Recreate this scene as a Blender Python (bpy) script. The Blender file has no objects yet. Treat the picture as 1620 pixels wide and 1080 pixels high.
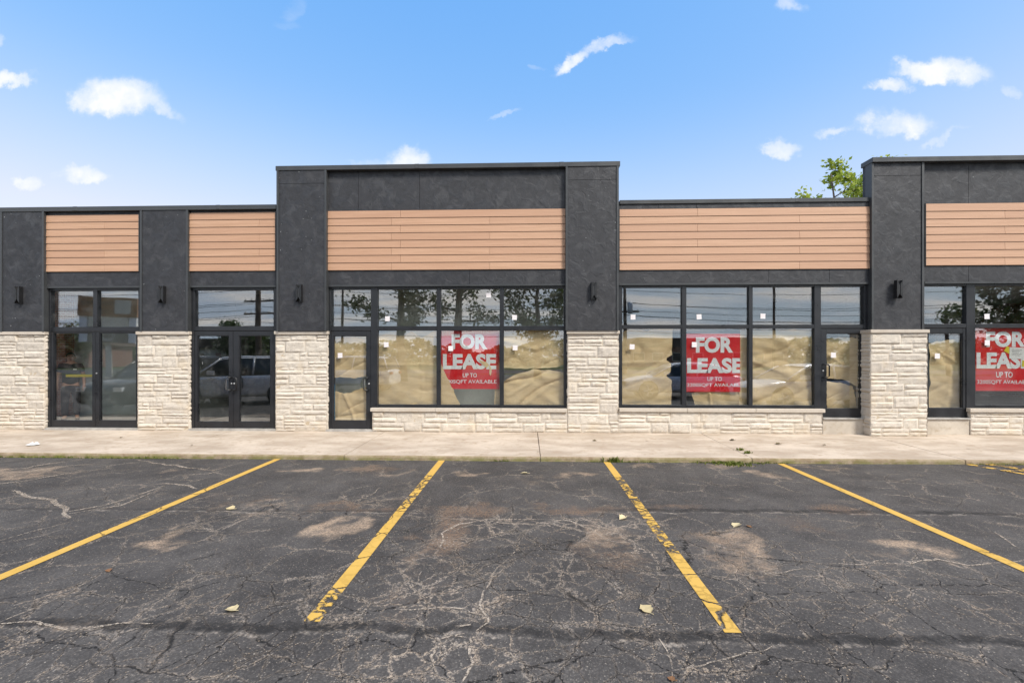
import bpy, bmesh, math, random
from mathutils import Vector, Matrix, noise
R = math.radians
random.seed(7)
S = bpy.context.scene
COL = S.collection

# ------------------------------------------------------------------ camera
F, W0, H0, HZ = 720.0, 1620.0, 1080.0, 563.0
PSI, D, ZC = math.atan(24/720), 9.68, 1.73
cd = bpy.data.cameras.new('camera'); cam = bpy.data.objects.new('camera', cd); COL.objects.link(cam)
cam.location = (0, -D, ZC); cam.rotation_euler = (R(90), 0, PSI)
cd.sensor_width = 36; cd.lens = F/W0*36; cd.shift_y = (HZ-540)/W0
cd.clip_start = .05; cd.clip_end = 3000
S.camera = cam

# measured positions on the facade and ground turned into metres
def ray(px, py):
    u, v = (px-810)/F, (HZ-py)/F
    return Vector((-math.sin(PSI)+u*math.cos(PSI), math.cos(PSI)+u*math.sin(PSI), v))
def hit(px, py, y):
    r = ray(px, py); t = (y+D)/r.y
    return Vector((r.x*t, y, ZC+r.z*t))
def fx(px, y=0.0): return hit(px, HZ, y).x
def fz(px, py, y=0.0): return hit(px, py, y).z
def gr(px, py, z=0.0):
    r = ray(px, py); t = (z-ZC)/r.z
    return Vector((r.x*t, -D+r.y*t, z))

# ------------------------------------------------------------------ mesh helpers
class MB:
    def __init__(s): s.v = []; s.f = []; s.t = []; s.tone = 0.5; s.m = []; s.mi = 0
    def av(s, p): s.v.append((p[0], p[1], p[2])); s.t.append(s.tone); return len(s.v)-1
    def af(s, ids): s.f.append(tuple(ids)); s.m.append(s.mi)
    def box(s, x0, x1, y0, y1, z0, z1):
        if x1 < x0: x0, x1 = x1, x0
        if y1 < y0: y0, y1 = y1, y0
        if z1 < z0: z0, z1 = z1, z0
        i = [s.av(p) for p in ((x0,y0,z0),(x1,y0,z0),(x1,y1,z0),(x0,y1,z0),(x0,y0,z1),(x1,y0,z1),(x1,y1,z1),(x0,y1,z1))]
        for q in ((0,3,2,1),(4,5,6,7),(0,1,5,4),(1,2,6,5),(2,3,7,6),(3,0,4,7)): s.af([i[k] for k in q])
    def quad(s, *ps): s.af([s.av(p) for p in ps])
    def prism(s, poly, y0, y1):            # poly of (x, z), extruded along y
        n = len(poly); a = [s.av((x, y0, z)) for x, z in poly]; b = [s.av((x, y1, z)) for x, z in poly]
        s.af(a); s.af(b[::-1])
        for k in range(n): s.af((a[k], b[k], b[(k+1) % n], a[(k+1) % n]))
    def grid(s, fn, nu, nv):
        ids = [[s.av(fn(i/nu, j/nv)) for i in range(nu+1)] for j in range(nv+1)]
        for j in range(nv):
            for i in range(nu): s.af((ids[j][i], ids[j][i+1], ids[j+1][i+1], ids[j+1][i]))
        return ids
    def tube(s, pts, rad, n=8, cap=True):
        pts = [Vector(p) for p in pts]; rings = []
        if not hasattr(rad, '__len__'): rad = [rad]*len(pts)
        for k, p in enumerate(pts):
            d = (pts[min(k+1, len(pts)-1)]-pts[max(k-1, 0)]).normalized()
            a = d.cross(Vector((0, 0, 1)) if abs(d.z) < .9 else Vector((1, 0, 0))).normalized(); b = d.cross(a)
            rings.append([s.av(p+(a*math.cos(2*math.pi*q/n)+b*math.sin(2*math.pi*q/n))*rad[k]) for q in range(n)])
        for r0, r1 in zip(rings, rings[1:]):
            for q in range(n): s.af((r0[q], r0[(q+1) % n], r1[(q+1) % n], r1[q]))
        if cap: s.af(rings[0][::-1]); s.af(rings[-1])
    def lathe(s, prof, n=20, axis='z', c=(0, 0, 0)):
        rings = []
        for r, h in prof:
            ring = []
            for q in range(n):
                a = 2*math.pi*q/n
                p = (r*math.cos(a), r*math.sin(a), h) if axis == 'z' else (r*math.cos(a), h, r*math.sin(a))
                ring.append(s.av((p[0]+c[0], p[1]+c[1], p[2]+c[2])))
            rings.append(ring)
        for r0, r1 in zip(rings, rings[1:]):
            for q in range(n): s.af((r0[q], r0[(q+1) % n], r1[(q+1) % n], r1[q]))
        s.af(rings[0][::-1]); s.af(rings[-1])
    def build(s, name, mat, parent=None, smooth=False, recalc=True):
        me = bpy.data.meshes.new(name); me.from_pydata(s.v, [], s.f); me.update()
        mats = mat if isinstance(mat, (list, tuple)) else [mat]
        for m in mats: me.materials.append(m)
        if len(mats) > 1: me.polygons.foreach_set('material_index', s.m)
        at = me.attributes.new('tone', 'FLOAT', 'POINT'); at.data.foreach_set('value', s.t)
        if recalc:
            bm = bmesh.new(); bm.from_mesh(me); bmesh.ops.recalc_face_normals(bm, faces=bm.faces); bm.to_mesh(me); bm.free()
        if smooth: me.polygons.foreach_set('use_smooth', [True]*len(me.polygons))
        o = bpy.data.objects.new(name, me); COL.objects.link(o)
        if parent: o.parent = parent
        return o
def tag(o, label=None, cat=None, group=None, kind=None):
    if label: o['label'] = label
    if cat: o['category'] = cat
    if group: o['group'] = group
    if kind: o['kind'] = kind
    return o
def thing(name, label, cat, loc=(0, 0, 0), rz=0, group=None):
    o = bpy.data.objects.new(name, None); COL.objects.link(o); o.location = loc; o.rotation_euler = (0, 0, rz)
    o.empty_display_size = .2
    return tag(o, label, cat, group)
def copy_tree(o, parent=None):
    c = o.copy(); COL.objects.link(c); c.parent = parent
    for ch in [x for x in COL.objects if x.parent == o]: copy_tree(ch, c)
    return c

# ------------------------------------------------------------------ materials
class NT:
    def __init__(s, name, tree=None):
        if tree is None:
            s.mat = bpy.data.materials.new(name); s.mat.use_nodes = True; s.t = s.mat.node_tree; s.t.nodes.clear()
        else: s.t = tree; s.t.nodes.clear()
    def n(s, typ, **kw):
        nd = s.t.nodes.new(typ)
        for k, v in kw.items():
            if k.startswith('i_'):
                key = k[2:].replace('_', ' '); key = int(key) if key.isdigit() else key
                s.set(nd.inputs[key], v)
            else: setattr(nd, k, v)
        return nd
    def set(s, inp, v):
        if isinstance(v, bpy.types.NodeSocket): s.t.links.new(v, inp)
        elif isinstance(v, bpy.types.Node): s.t.links.new(v.outputs[0], inp)
        else:
            if inp.type == 'RGBA' and len(v) == 3: v = (*v, 1)
            inp.default_value = v
    def math(s, op, a, b=0.0, c=0.0, clamp=False):
        nd = s.t.nodes.new('ShaderNodeMath'); nd.operation = op; nd.use_clamp = clamp
        for i, v in enumerate((a, b, c)): s.set(nd.inputs[i], v)
        return nd.outputs[0]
    def vmath(s, op, a, b=(0, 0, 0)):
        nd = s.t.nodes.new('ShaderNodeVectorMath'); nd.operation = op
        s.set(nd.inputs[0], a); s.set(nd.inputs[1], b)
        return nd.outputs[0]
    def mix(s, fac, a, b, typ='MIX'):
        nd = s.t.nodes.new('ShaderNodeMix'); nd.data_type = 'RGBA'; nd.blend_type = typ
        s.set(nd.inputs[0], fac); s.set(nd.inputs[6], a); s.set(nd.inputs[7], b)
        return nd.outputs[2]
    def ramp(s, fac, lo, hi, a=0.0, b=1.0, smooth=True):
        nd = s.t.nodes.new('ShaderNodeMapRange'); nd.interpolation_type = 'SMOOTHSTEP' if smooth else 'LINEAR'
        for i, v in enumerate((fac, lo, hi, a, b)): s.set(nd.inputs[i], v)
        return nd.outputs[0]
    def noise(s, vec, scale, detail=3, rough=.5, dist=0.0):
        nd = s.n('ShaderNodeTexNoise'); s.set(nd.inputs['Vector'], vec)
        nd.inputs['Scale'].default_value = scale; nd.inputs['Detail'].default_value = detail
        nd.inputs['Roughness'].default_value = rough; nd.inputs['Distortion'].default_value = dist
        return nd
    def vor(s, vec, scale, feature='DISTANCE_TO_EDGE', rnd=1.0):
        nd = s.n('ShaderNodeTexVoronoi', feature=feature); s.set(nd.inputs['Vector'], vec)
        nd.inputs['Scale'].default_value = scale; nd.inputs['Randomness'].default_value = rnd
        return nd
    def obj(s): return s.n('ShaderNodeTexCoord').outputs['Object']
    def attr(s, name): return s.n('ShaderNodeAttribute', attribute_name=name).outputs['Fac']
    def sep(s, v):
        nd = s.n('ShaderNodeSeparateXYZ'); s.set(nd.inputs[0], v); return nd.outputs
    def scale(s, v, sc): return s.vmath('MULTIPLY', v, sc)
    def bump(s, h, st=.3, d=.01):
        nd = s.n('ShaderNodeBump'); s.set(nd.inputs['Height'], h)
        nd.inputs['Strength'].default_value = st; nd.inputs['Distance'].default_value = d
        return nd.outputs[0]
    def bsdf(s, col, rough=.6, bump=None, metal=0.0, spec=.5):
        b = s.n('ShaderNodeBsdfPrincipled'); s.set(b.inputs['Base Color'], col); s.set(b.inputs['Roughness'], rough)
        s.set(b.inputs['Metallic'], metal); s.set(b.inputs['Specular IOR Level'], spec)
        if bump is not None: s.set(b.inputs['Normal'], bump)
        return b
    def out(s, sh):
        o = s.n('ShaderNodeOutputMaterial'); s.set(o.inputs['Surface'], sh); return s.mat

def plain(name, col, rough=.5, metal=0.0, var=.15, sc=6.0, bump=0.0, spec=.5):
    t = NT(name); p = t.obj(); n = t.noise(p, sc, 5, .6).outputs[0]
    k = t.ramp(n, .3, .7, 1-var, 1+var)
    c = t.mix(1.0, col, t.n('ShaderNodeCombineColor', i_0=k, i_1=k, i_2=k).outputs[0], 'MULTIPLY')
    b = t.bump(t.noise(p, sc*12, 3).outputs[0], bump, .004) if bump else None
    r = t.ramp(n, .3, .7, max(.02, rough-.08), min(1, rough+.08))
    return t.out(t.bsdf(c, r, b, metal, spec))

def m_stucco():
    t = NT('black_stucco'); p = t.obj()
    w = t.noise(p, 3.0, 3).outputs[1]
    q = t.vmath('ADD', p, t.scale(w, (.25, .25, .25)))
    v = t.vor(q, 7.0, 'SMOOTH_F1').outputs[0]
    n = t.noise(q, 9.0, 6, .6).outputs[0]
    fine = t.noise(p, 60.0, 4, .7).outputs[0]
    flake = t.ramp(t.noise(q, 5.0, 3, .5, .8).outputs[0], .42, .66)
    h = t.math('ADD', t.math('ADD', t.math('MULTIPLY', flake, .6), t.math('MULTIPLY', n, .7)), t.math('MULTIPLY', fine, .45))
    big = t.noise(p, .7, 3).outputs[0]
    k = t.ramp(t.math('ADD', n, t.math('MULTIPLY', big, .5)), .4, 1.0)
    c = t.mix(k, (.0175, .018, .021), (.033, .0335, .038))
    speck = t.ramp(t.noise(p, 26.0, 1, .3).outputs[0], .80, .82)
    c = t.mix(t.ramp(t.noise(q, 4.2, 5, .62, .6).outputs[0], .50, .66, 0, .42), c, (.066, .066, .070))
    c = t.mix(t.math('MULTIPLY', speck, .6), c, (.35, .36, .36))
    r = t.math('ADD', t.ramp(flake, 0, 1, .62, .44), t.math('MULTIPLY', fine, .12))
    return t.out(t.bsdf(c, r, t.bump(h, .55, .008), 0, .45))
def m_siding():
    t = NT('cedar_lap_siding'); p = t.obj(); tone = t.attr('tone')
    g = t.noise(t.scale(p, (1.2, 20, 55)), 1.0, 5, .6).outputs[0]
    g2 = t.noise(t.scale(p, (.5, 5, 9)), 1.0, 3).outputs[0]
    c = t.mix(t.ramp(g, .3, .7), (.405, .235, .142), (.525, .322, .207))
    c = t.mix(t.math('MULTIPLY', t.ramp(g2, .3, .75), .35), c, (.46, .265, .165))
    c = t.mix(t.math('MULTIPLY', tone, .6), c, (.40, .225, .140))
    return t.out(t.bsdf(c, .62, t.bump(g, .25, .003)))
def m_stone(name, a, b, warm):
    t = NT(name); p = t.obj(); tone = t.attr('tone')
    n = t.noise(p, 7.0, 6, .65).outputs[0]; n2 = t.noise(p, 38.0, 4, .7).outputs[0]
    c = t.mix(t.math('ADD', t.math('MULTIPLY', tone, .7), t.ramp(n, .3, .75, -.15, .35), clamp=True), a, b)
    c = t.mix(t.ramp(t.noise(p, 2.3, 4, .6).outputs[0], .5, .72, 0, .5), c, warm)
    pits = t.ramp(n2, .30, .42, .6, 0)
    c = t.mix(pits, c, (.22, .18, .14))
    low = t.math('MULTIPLY', t.ramp(t.math('ADD', t.sep(p)[2], t.math('MULTIPLY', t.noise(p, 3.5, 4, .7).outputs[0], .5)), .28, .55, 1, 0), .45)
    c = t.mix(low, c, (.36, .285, .20))
    h = t.math('ADD', t.math('MULTIPLY', n, 1.2), n2)
    return t.out(t.bsdf(c, .88, t.bump(h, .4, .010), 0, .25))
def m_mortar():
    t = NT('tan_mortar'); p = t.obj(); n = t.noise(p, 14.0, 4, .6).outputs[0]
    return t.out(t.bsdf(t.mix(n, (.40, .32, .225), (.52, .43, .32)), .95, t.bump(t.noise(p, 120, 2).outputs[0], .4, .004), 0, .2))
def m_glass():
    t = NT('window_glass'); p = t.obj()
    w = t.noise(t.scale(p, (1, 1, .6)), 1.3, 1, .4).outputs[0]
    bp = t.bump(w, .06, .02)
    g = t.n('ShaderNodeBsdfGlossy'); g.inputs['Roughness'].default_value = .012; g.inputs['Color'].default_value = (.93, .96, 1, 1)
    t.set(g.inputs['Normal'], bp)
    tr = t.n('ShaderNodeBsdfTransparent'); tr.inputs['Color'].default_value = (.955, .96, .95, 1)
    lw = t.n('ShaderNodeLayerWeight'); lw.inputs['Blend'].default_value = .5
    fac = t.math('ADD', t.math('MULTIPLY', t.math('POWER', lw.outputs['Facing'], 4.0), .6), .145, clamp=True)
    dust = t.ramp(t.noise(p, 5.0, 6, .7).outputs[0], .45, .85, 0, .05)
    df = t.n('ShaderNodeBsdfDiffuse'); df.inputs['Color'].default_value = (.7, .7, .68, 1)
    m1 = t.n('ShaderNodeMixShader'); t.set(m1.inputs[0], fac); t.set(m1.inputs[1], tr.outputs[0]); t.set(m1.inputs[2], g.outputs[0])
    m2 = t.n('ShaderNodeMixShader'); t.set(m2.inputs[0], dust); t.set(m2.inputs[1], m1.outputs[0]); t.set(m2.inputs[2], df.outputs[0])
    return t.out(m2.outputs[0])
def m_concrete(name, a, b, stain, sc=1.0):
    t = NT(name); p = t.obj()
    n = t.noise(t.scale(p, (1, 2.2, 1)), .9*sc, 6, .62).outputs[0]; f = t.noise(p, 55, 4, .7).outputs[0]; g = t.noise(p, 7*sc, 5, .7).outputs[0]
    c = t.mix(t.ramp(n, .32, .66), b, tuple(k*.86 for k in a))
    c = t.mix(t.ramp(g, .48, .74, 0, .8), c, stain)
    c = t.mix(t.ramp(f, .55, .8, 0, .35), c, tuple(k*.55 for k in stain))
    spot = t.ramp(t.vor(t.vmath('ADD', p, t.scale(t.noise(p, 9, 2).outputs[1], (.1, .1, .1))), 1.7*sc, 'F1').outputs[0], .035, .055, .7, 0)
    c = t.mix(spot, c, (.10, .085, .06))
    return t.out(t.bsdf(c, .9, t.bump(f, .35, .004), 0, .25))
def m_curb():
    t = NT('mossy_curb_concrete'); p = t.obj(); z = t.sep(p)[2]
    n = t.noise(p, 6, 5, .7).outputs[0]; f = t.noise(p, 60, 4, .7).outputs[0]
    c = t.mix(t.ramp(n, .35, .7), (.34, .27, .19), (.22, .16, .10))
    moss = t.math('MULTIPLY', t.ramp(t.noise(t.scale(p, (1, 1, 2)), 3.2, 5, .7).outputs[0], .38, .58), t.math('MULTIPLY', t.ramp(z, .0, .08, 1, .25), t.ramp(t.sep(p)[0], -4, -8, .9, 1.25)))
    c = t.mix(t.math('MULTIPLY', moss, .75), c, (.15, .16, .03))
    return t.out(t.bsdf(c, .95, t.bump(f, .6, .01), 0, .15))
def m_asphalt():
    t = NT('cracked_asphalt'); p = t.obj(); xyz = t.sep(p)
    dust, brown, cr, lite = t.attr('dust'), t.attr('brown'), t.attr('crack'), t.attr('lite')
    warp = t.noise(p, 5.0, 4, .6).outputs[1]
    q = t.vmath('ADD', p, t.scale(warp, (.16, .16, 0)))
    q2 = t.vmath('ADD', p, t.scale(warp, (.10, .10, 0)))
    big = t.noise(p, .45, 4, .6).outputs[0]; mid = t.noise(p, 2.6, 5, .65).outputs[0]; fin = t.noise(p, 170, 3, .75).outputs[0]
    c = t.mix(t.ramp(t.math('ADD', t.math('MULTIPLY', big, .6), t.math('MULTIPLY', mid, .5)), .40, .72), (.048, .0435, .041), (.098, .089, .082))
    # aggregate
    ag = t.vor(p, 105, 'F1'); agc = t.n('ShaderNodeSeparateColor'); t.set(agc.inputs[0], ag.outputs['Color'])
    stone = t.math('MULTIPLY', t.ramp(ag.outputs[0], .28, .42, 1, 0), t.ramp(agc.outputs[0], .48, .62))
    c = t.mix(t.math('MULTIPLY', stone, t.ramp(agc.outputs[1], 0, 1, .05, .62)), c, t.mix(agc.outputs[2], (.30, .27, .23), (.14, .125, .11)))
    ag2 = t.vor(p, 38, 'F1'); agd = t.n('ShaderNodeSeparateColor'); t.set(agd.inputs[0], ag2.outputs['Color'])
    peb = t.math('MULTIPLY', t.ramp(ag2.outputs[0], .13, .20, 1, 0), t.ramp(agd.outputs[0], .74, .80))
    c = t.mix(t.math('MULTIPLY', peb, .8), c, (.38, .33, .27))
    ag3 = t.vor(p, 58, 'F1'); age = t.n('ShaderNodeSeparateColor'); t.set(age.inputs[0], ag3.outputs['Color'])
    ston = t.math('MULTIPLY', t.ramp(ag3.outputs[0], .22, .36, 1, 0), t.ramp(age.outputs[0], .55, .75))
    c = t.mix(t.math('MULTIPLY', ston, t.ramp(age.outputs[1], 0, 1, .05, .55)), c, t.mix(age.outputs[2], (.26, .225, .19), (.12, .10, .085)))
    c = t.mix(t.math('MULTIPLY', t.ramp(ag3.outputs[0], .40, .62), .3), c, (.012, .011, .010))
    c = t.mix(t.ramp(fin, .55, .8, 0, .6), c, (.012, .012, .012))
    c = t.mix(t.ramp(fin, .45, .22, 0, .25), c, (.16, .15, .14))
    # crack networks
    e1 = t.vor(q, 2.1).outputs[0]; e2 = t.vor(q2, 5.2).outputs[0]; e3 = t.vor(q, 1.0).outputs[0]
    jit = t.noise(p, 30, 3, .7).outputs[0]
    k1 = t.ramp(t.math('ADD', e1, t.ramp(jit, .3, .7, -.006, .006)), .002, .014, 1, 0)
    k2 = t.ramp(t.math('ADD', e2, t.ramp(jit, .3, .7, -.022, .022)), .002, .028, 1, 0)
    k3 = t.ramp(t.math('ADD', e3, t.ramp(jit, .3, .7, -.006, .006)), .0005, .005, 1, 0)
    patch = t.ramp(t.math('ADD', t.noise(p, 1.1, 4, .6).outputs[0], t.math('MULTIPLY', cr, .55)), .40, .62)
    patch2 = t.ramp(t.math('ADD', t.noise(t.vmath('ADD', p, (7, 3, 0)), 1.6, 4, .6).outputs[0], t.math('MULTIPLY', cr, .45)), .48, .72)
    ck = t.math('MAXIMUM', t.math('MULTIPLY', k1, patch), t.math('MULTIPLY', t.math('MULTIPLY', k2, patch2), .7)); ck = t.math('MAXIMUM', ck, t.math('MULTIPLY', k3, t.ramp(cr, 0, .25)))
    # dirt washed along the cracks
    k1w = t.ramp(t.math('ADD', e1, t.ramp(jit, .3, .7, -.03, .03)), .003, .040, 1, 0); k2w = t.ramp(t.math('ADD', e2, t.ramp(jit, .3, .7, -.045, .045)), .006, .062, 1, 0)
    fill = t.math('MULTIPLY', t.math('MAXIMUM', t.math('MULTIPLY', k1w, patch), t.math('MULTIPLY', t.math('MULTIPLY', k2w, patch2), .8)),
                  t.math('ADD', t.ramp(t.noise(p, 2.2, 4, .7).outputs[0], .36, .64, .10, .80), t.math('MULTIPLY', lite, .75), clamp=True))
    fill = t.math('MAXIMUM', fill, t.math('MULTIPLY', t.math('MAXIMUM', k2w, k1w), t.ramp(lite, .1, .8)))
    fill = t.math('MULTIPLY', fill, t.ramp(t.noise(p, 85, 4, .85).outputs[0], .40, .56))
    grit = t.mix(t.noise(p, 3.0, 3).outputs[0], (.40, .29, .195), (.40, .36, .315))
    c = t.mix(fill, c, grit)
    c = t.mix(t.math('MULTIPLY', ck, t.ramp(fill, .0, .8, .92, .25)), c, (.010, .009, .008))
    prox = t.math('MAXIMUM', t.math('MULTIPLY', t.ramp(e1, .0, .085, 1, 0), patch), t.math('MULTIPLY', t.ramp(e2, .0, .15, 1, 0), patch2))
    sp_ = t.vor(p, 88, 'F1'); spc = t.n('ShaderNodeSeparateColor'); t.set(spc.inputs[0], sp_.outputs['Color'])
    thr = t.math('SUBTRACT', .985, t.math('MULTIPLY', prox, t.ramp(t.noise(p, 1.7, 4, .7).outputs[0], .35, .66, .03, .34)))
    spm = t.math('MULTIPLY', t.ramp(sp_.outputs[0], .30, .42, 1, 0), t.math('GREATER_THAN', spc.outputs[0], thr))
    c = t.mix(t.math('MULTIPLY', spm, t.ramp(spc.outputs[2], 0, 1, .25, .75)), c, t.mix(spc.outputs[1], (.44, .32, .20), (.42, .38, .33)))
    # sand and gravelly patches
    dn = t.math('MULTIPLY', t.math('SUBTRACT', t.noise(p, 5.5, 6, .75).outputs[0], .5), 2.0); ds = t.math('MULTIPLY', t.math('MULTIPLY', t.ramp(t.math('ADD', dust, t.math('MULTIPLY', dn, 1.0)), .10, 1.15), t.ramp(dust, 0, .2)), t.ramp(t.noise(p, 60, 5, .8).outputs[0], .36, .60, .10, 1.15), clamp=True)
    c = t.mix(ds, c, t.mix(mid, (.36, .25, .165), (.46, .35, .25)))
    bs = t.math('MULTIPLY', t.math('MULTIPLY', t.ramp(t.math('ADD', brown, t.math('MULTIPLY', dn, .8)), .10, 1.0), t.ramp(brown, 0, .2)), t.ramp(t.noise(p, 48, 5, .85).outputs[0], .42, .58, 0, 1.3), clamp=True)
    c = t.mix(bs, c, t.mix(t.noise(p, 70, 3, .8).outputs[0], (.035, .022, .014), (.30, .20, .135)))
    # pour seams along the lot
    wob = t.ramp(t.noise(t.scale(p, (1, .2, 1)), 1.6, 5, .7).outputs[0], .2, .8, -.07, .07); y = t.math('ADD', xyz[1], wob)
    for y0, w, x0, x1, st in SEAMS:
        dd = t.math('ABSOLUTE', t.math('SUBTRACT', y, y0))
        xm = t.math('MULTIPLY', t.ramp(xyz[0], x0-.5, x0+.5), t.ramp(xyz[0], x1-.5, x1+.5, 1, 0))
        band = t.math('MULTIPLY', t.math('MULTIPLY', t.ramp(dd, w*.3, w, 1, 0), xm), t.ramp(t.noise(p, 5, 5, .8).outputs[0], .35, .6, .25*st, st))
        c = t.mix(band, c, (.016, .0145, .0135))
        d2 = t.math('ABSOLUTE', t.math('SUBTRACT', y, y0-w*1.0))
        edge = t.math('MULTIPLY', t.math('MULTIPLY', t.ramp(d2, .004, .03, 1, 0), xm), t.ramp(t.noise(p, 3.5, 5, .85).outputs[0], .46, .66, 0, .7))
        c = t.mix(edge, c, (.40, .34, .28))
    h = t.math('ADD', t.math('MULTIPLY', fin, .6), t.math('MULTIPLY', t.ramp(ag.outputs[0], 0, .5, 1, 0), .5))
    h = t.math('SUBTRACT', h, t.math('MULTIPLY', ck, 2.5))
    return t.out(t.bsdf(c, .82, t.bump(h, .7, .006), 0, .3))
def m_paint():
    t = NT('worn_yellow_paint'); p = t.obj(); wear = t.attr('tone')
    warp = t.noise(p, 5.0, 4, .6).outputs[1]; q = t.vmath('ADD', p, t.scale(warp, (.16, .16, 0)))
    e = t.vor(t.scale(q, (1, 1.5, 1)), 6.0).outputs[0]; e1 = t.vor(q, 2.1).outputs[0]
    n = t.noise(p, 40, 4, .8).outputs[0]; n2 = t.noise(t.scale(p, (1, 1.6, 1)), 5.5, 4, .6).outputs[0]
    gap = t.math('MULTIPLY', t.ramp(t.math('ADD', e, t.ramp(n, .3, .7, -.07, .07)), .02, .10, 1, 0), t.ramp(wear, .25, .7))
    gap = t.math('MAXIMUM', gap, t.math('MULTIPLY', t.ramp(e1, .006, .02, 1, 0), t.ramp(wear, .1, .3)))
    blot = t.ramp(t.math('ADD', t.math('ADD', n2, t.math('MULTIPLY', n, .3)), t.math('MULTIPLY', wear, .33)), .93, .99)
    pit = t.ramp(t.noise(p, 110, 3, .8).outputs[0], .70, .74)
    hole = t.math('MAXIMUM', t.math('MAXIMUM', gap, blot), t.math('MULTIPLY', pit, .8), clamp=True)
    c = t.mix(t.noise(p, 3, 4).outputs[0], (.48, .285, .05), (.60, .38, .095)); c = t.mix(t.ramp(n, .5, .75, 0, .4), c, (.34, .23, .08))
    b = t.bsdf(c, .75, t.bump(n, .4, .004), 0, .3); tr = t.n('ShaderNodeBsdfTransparent')
    m = t.n('ShaderNodeMixShader'); t.set(m.inputs[0], hole); t.set(m.inputs[1], b.outputs[0]); t.set(m.inputs[2], tr.outputs[0])
    return t.out(m.outputs[0])
def m_grit():
    t = NT('pale_crack_grit'); p = t.obj(); n = t.noise(p, 45, 4, .8).outputs[0]; n2 = t.noise(p, 2.5, 4, .7).outputs[0]
    a = t.math('MULTIPLY', t.ramp(n, .40, .58), t.ramp(n2, .34, .56, .2, .95))
    b = t.bsdf(t.mix(n2, (.36, .27, .19), (.45, .40, .34)), .95, None, 0, .2); tr = t.n('ShaderNodeBsdfTransparent')
    m = t.n('ShaderNodeMixShader'); t.set(m.inputs[0], a); t.set(m.inputs[1], tr.outputs[0]); t.set(m.inputs[2], b.outputs[0])
    return t.out(m.outputs[0])
def m_kraft():
    t = NT('brown_kraft_paper'); p = t.obj()
    n = t.noise(t.scale(p, (1, 1, 3.5)), 2.2, 5, .6, .6).outputs[0]; f = t.noise(t.scale(p, (1, 1, 5)), 16, 4, .6).outputs[0]
    c = t.mix(t.ramp(n, .3, .7), (.74, .545, .30), (.88, .68, .40))
    cv = t.vor(t.vmath('ADD', t.scale(p, (1, 1, 1.7)), t.scale(t.noise(p, 3, 3).outputs[1], (.3, .3, .3))), 3.4, 'F1').outputs[0]
    f = t.math('ADD', f, t.math('MULTIPLY', cv, 3.2))
    b = t.bsdf(c, .7, t.bump(t.math('ADD', t.math('MULTIPLY', t.math('ABSOLUTE', t.math('SUBTRACT', n, .5)), 2.2), t.math('MULTIPLY', f, .3)), .35, .022), 0, .3)
    tl = t.n('ShaderNodeBsdfTranslucent'); t.set(tl.inputs[0], c)
    m = t.n('ShaderNodeMixShader', i_0=.12); t.set(m.inputs[1], b.outputs[0]); t.set(m.inputs[2], tl.outputs[0])
    return t.out(m.outputs[0])
def m_leaf(name, a, b, tr=.35):
    t = NT(name); p = t.obj(); tone = t.attr('tone')
    c = t.mix(tone, a, b)
    d = t.bsdf(c, .55, None, 0, .4); tl = t.n('ShaderNodeBsdfTranslucent'); t.set(tl.inputs[0], c)
    m = t.n('ShaderNodeMixShader', i_0=tr); t.set(m.inputs[1], d.outputs[0]); t.set(m.inputs[2], tl.outputs[0])
    return t.out(m.outputs[0])
def m_bark():
    t = NT('tree_bark'); p = t.obj(); n = t.noise(t.scale(p, (9, 9, 1.6)), 1.0, 6, .7).outputs[0]
    return t.out(t.bsdf(t.mix(t.ramp(n, .3, .7), (.045, .034, .025), (.17, .13, .10)), .9, t.bump(n, .9, .03)))
def m_sticker():
    t = NT('printed_white_sticker'); p = t.obj(); s = t.sep(p)
    ln = t.math('GREATER_THAN', t.math('FRACT', t.math('MULTIPLY', s[2], 48)), .6)
    n = t.math('GREATER_THAN', t.noise(t.scale(p, (60, 1, 48)), 1.0, 1).outputs[0], .48)
    return t.out(t.bsdf(t.mix(t.math('MULTIPLY', t.math('MULTIPLY', ln, n), .45), (.72, .70, .70), (.58, .30, .32)), .5))
def m_brick():
    t = NT('red_brick'); p = t.obj(); br = t.n('ShaderNodeTexBrick')
    s = t.sep(p); t.set(br.inputs['Vector'], t.n('ShaderNodeCombineXYZ', i_0=t.math('ADD', s[0], s[1]), i_1=s[2]).outputs[0])
    br.inputs['Scale'].default_value = 4; br.inputs['Color1'].default_value = (.24, .09, .06, 1); br.inputs['Color2'].default_value = (.32, .13, .08, 1); br.inputs['Mortar'].default_value = (.35, .3, .26, 1)
    return t.out(t.bsdf(br.outputs[0], .9))
def m_grass(name='lawn_grass'):
    t = NT(name); p = t.obj(); n = t.noise(p, .6, 6, .7).outputs[0]; f = t.noise(p, 30, 3, .8).outputs[0]
    return t.out(t.bsdf(t.mix(t.ramp(t.math('ADD', t.math('MULTIPLY', n, .6), t.math('MULTIPLY', f, .4)), .35, .65), (.035, .06, .015), (.10, .12, .035)), .95, t.bump(f, .8, .05)))

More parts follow.
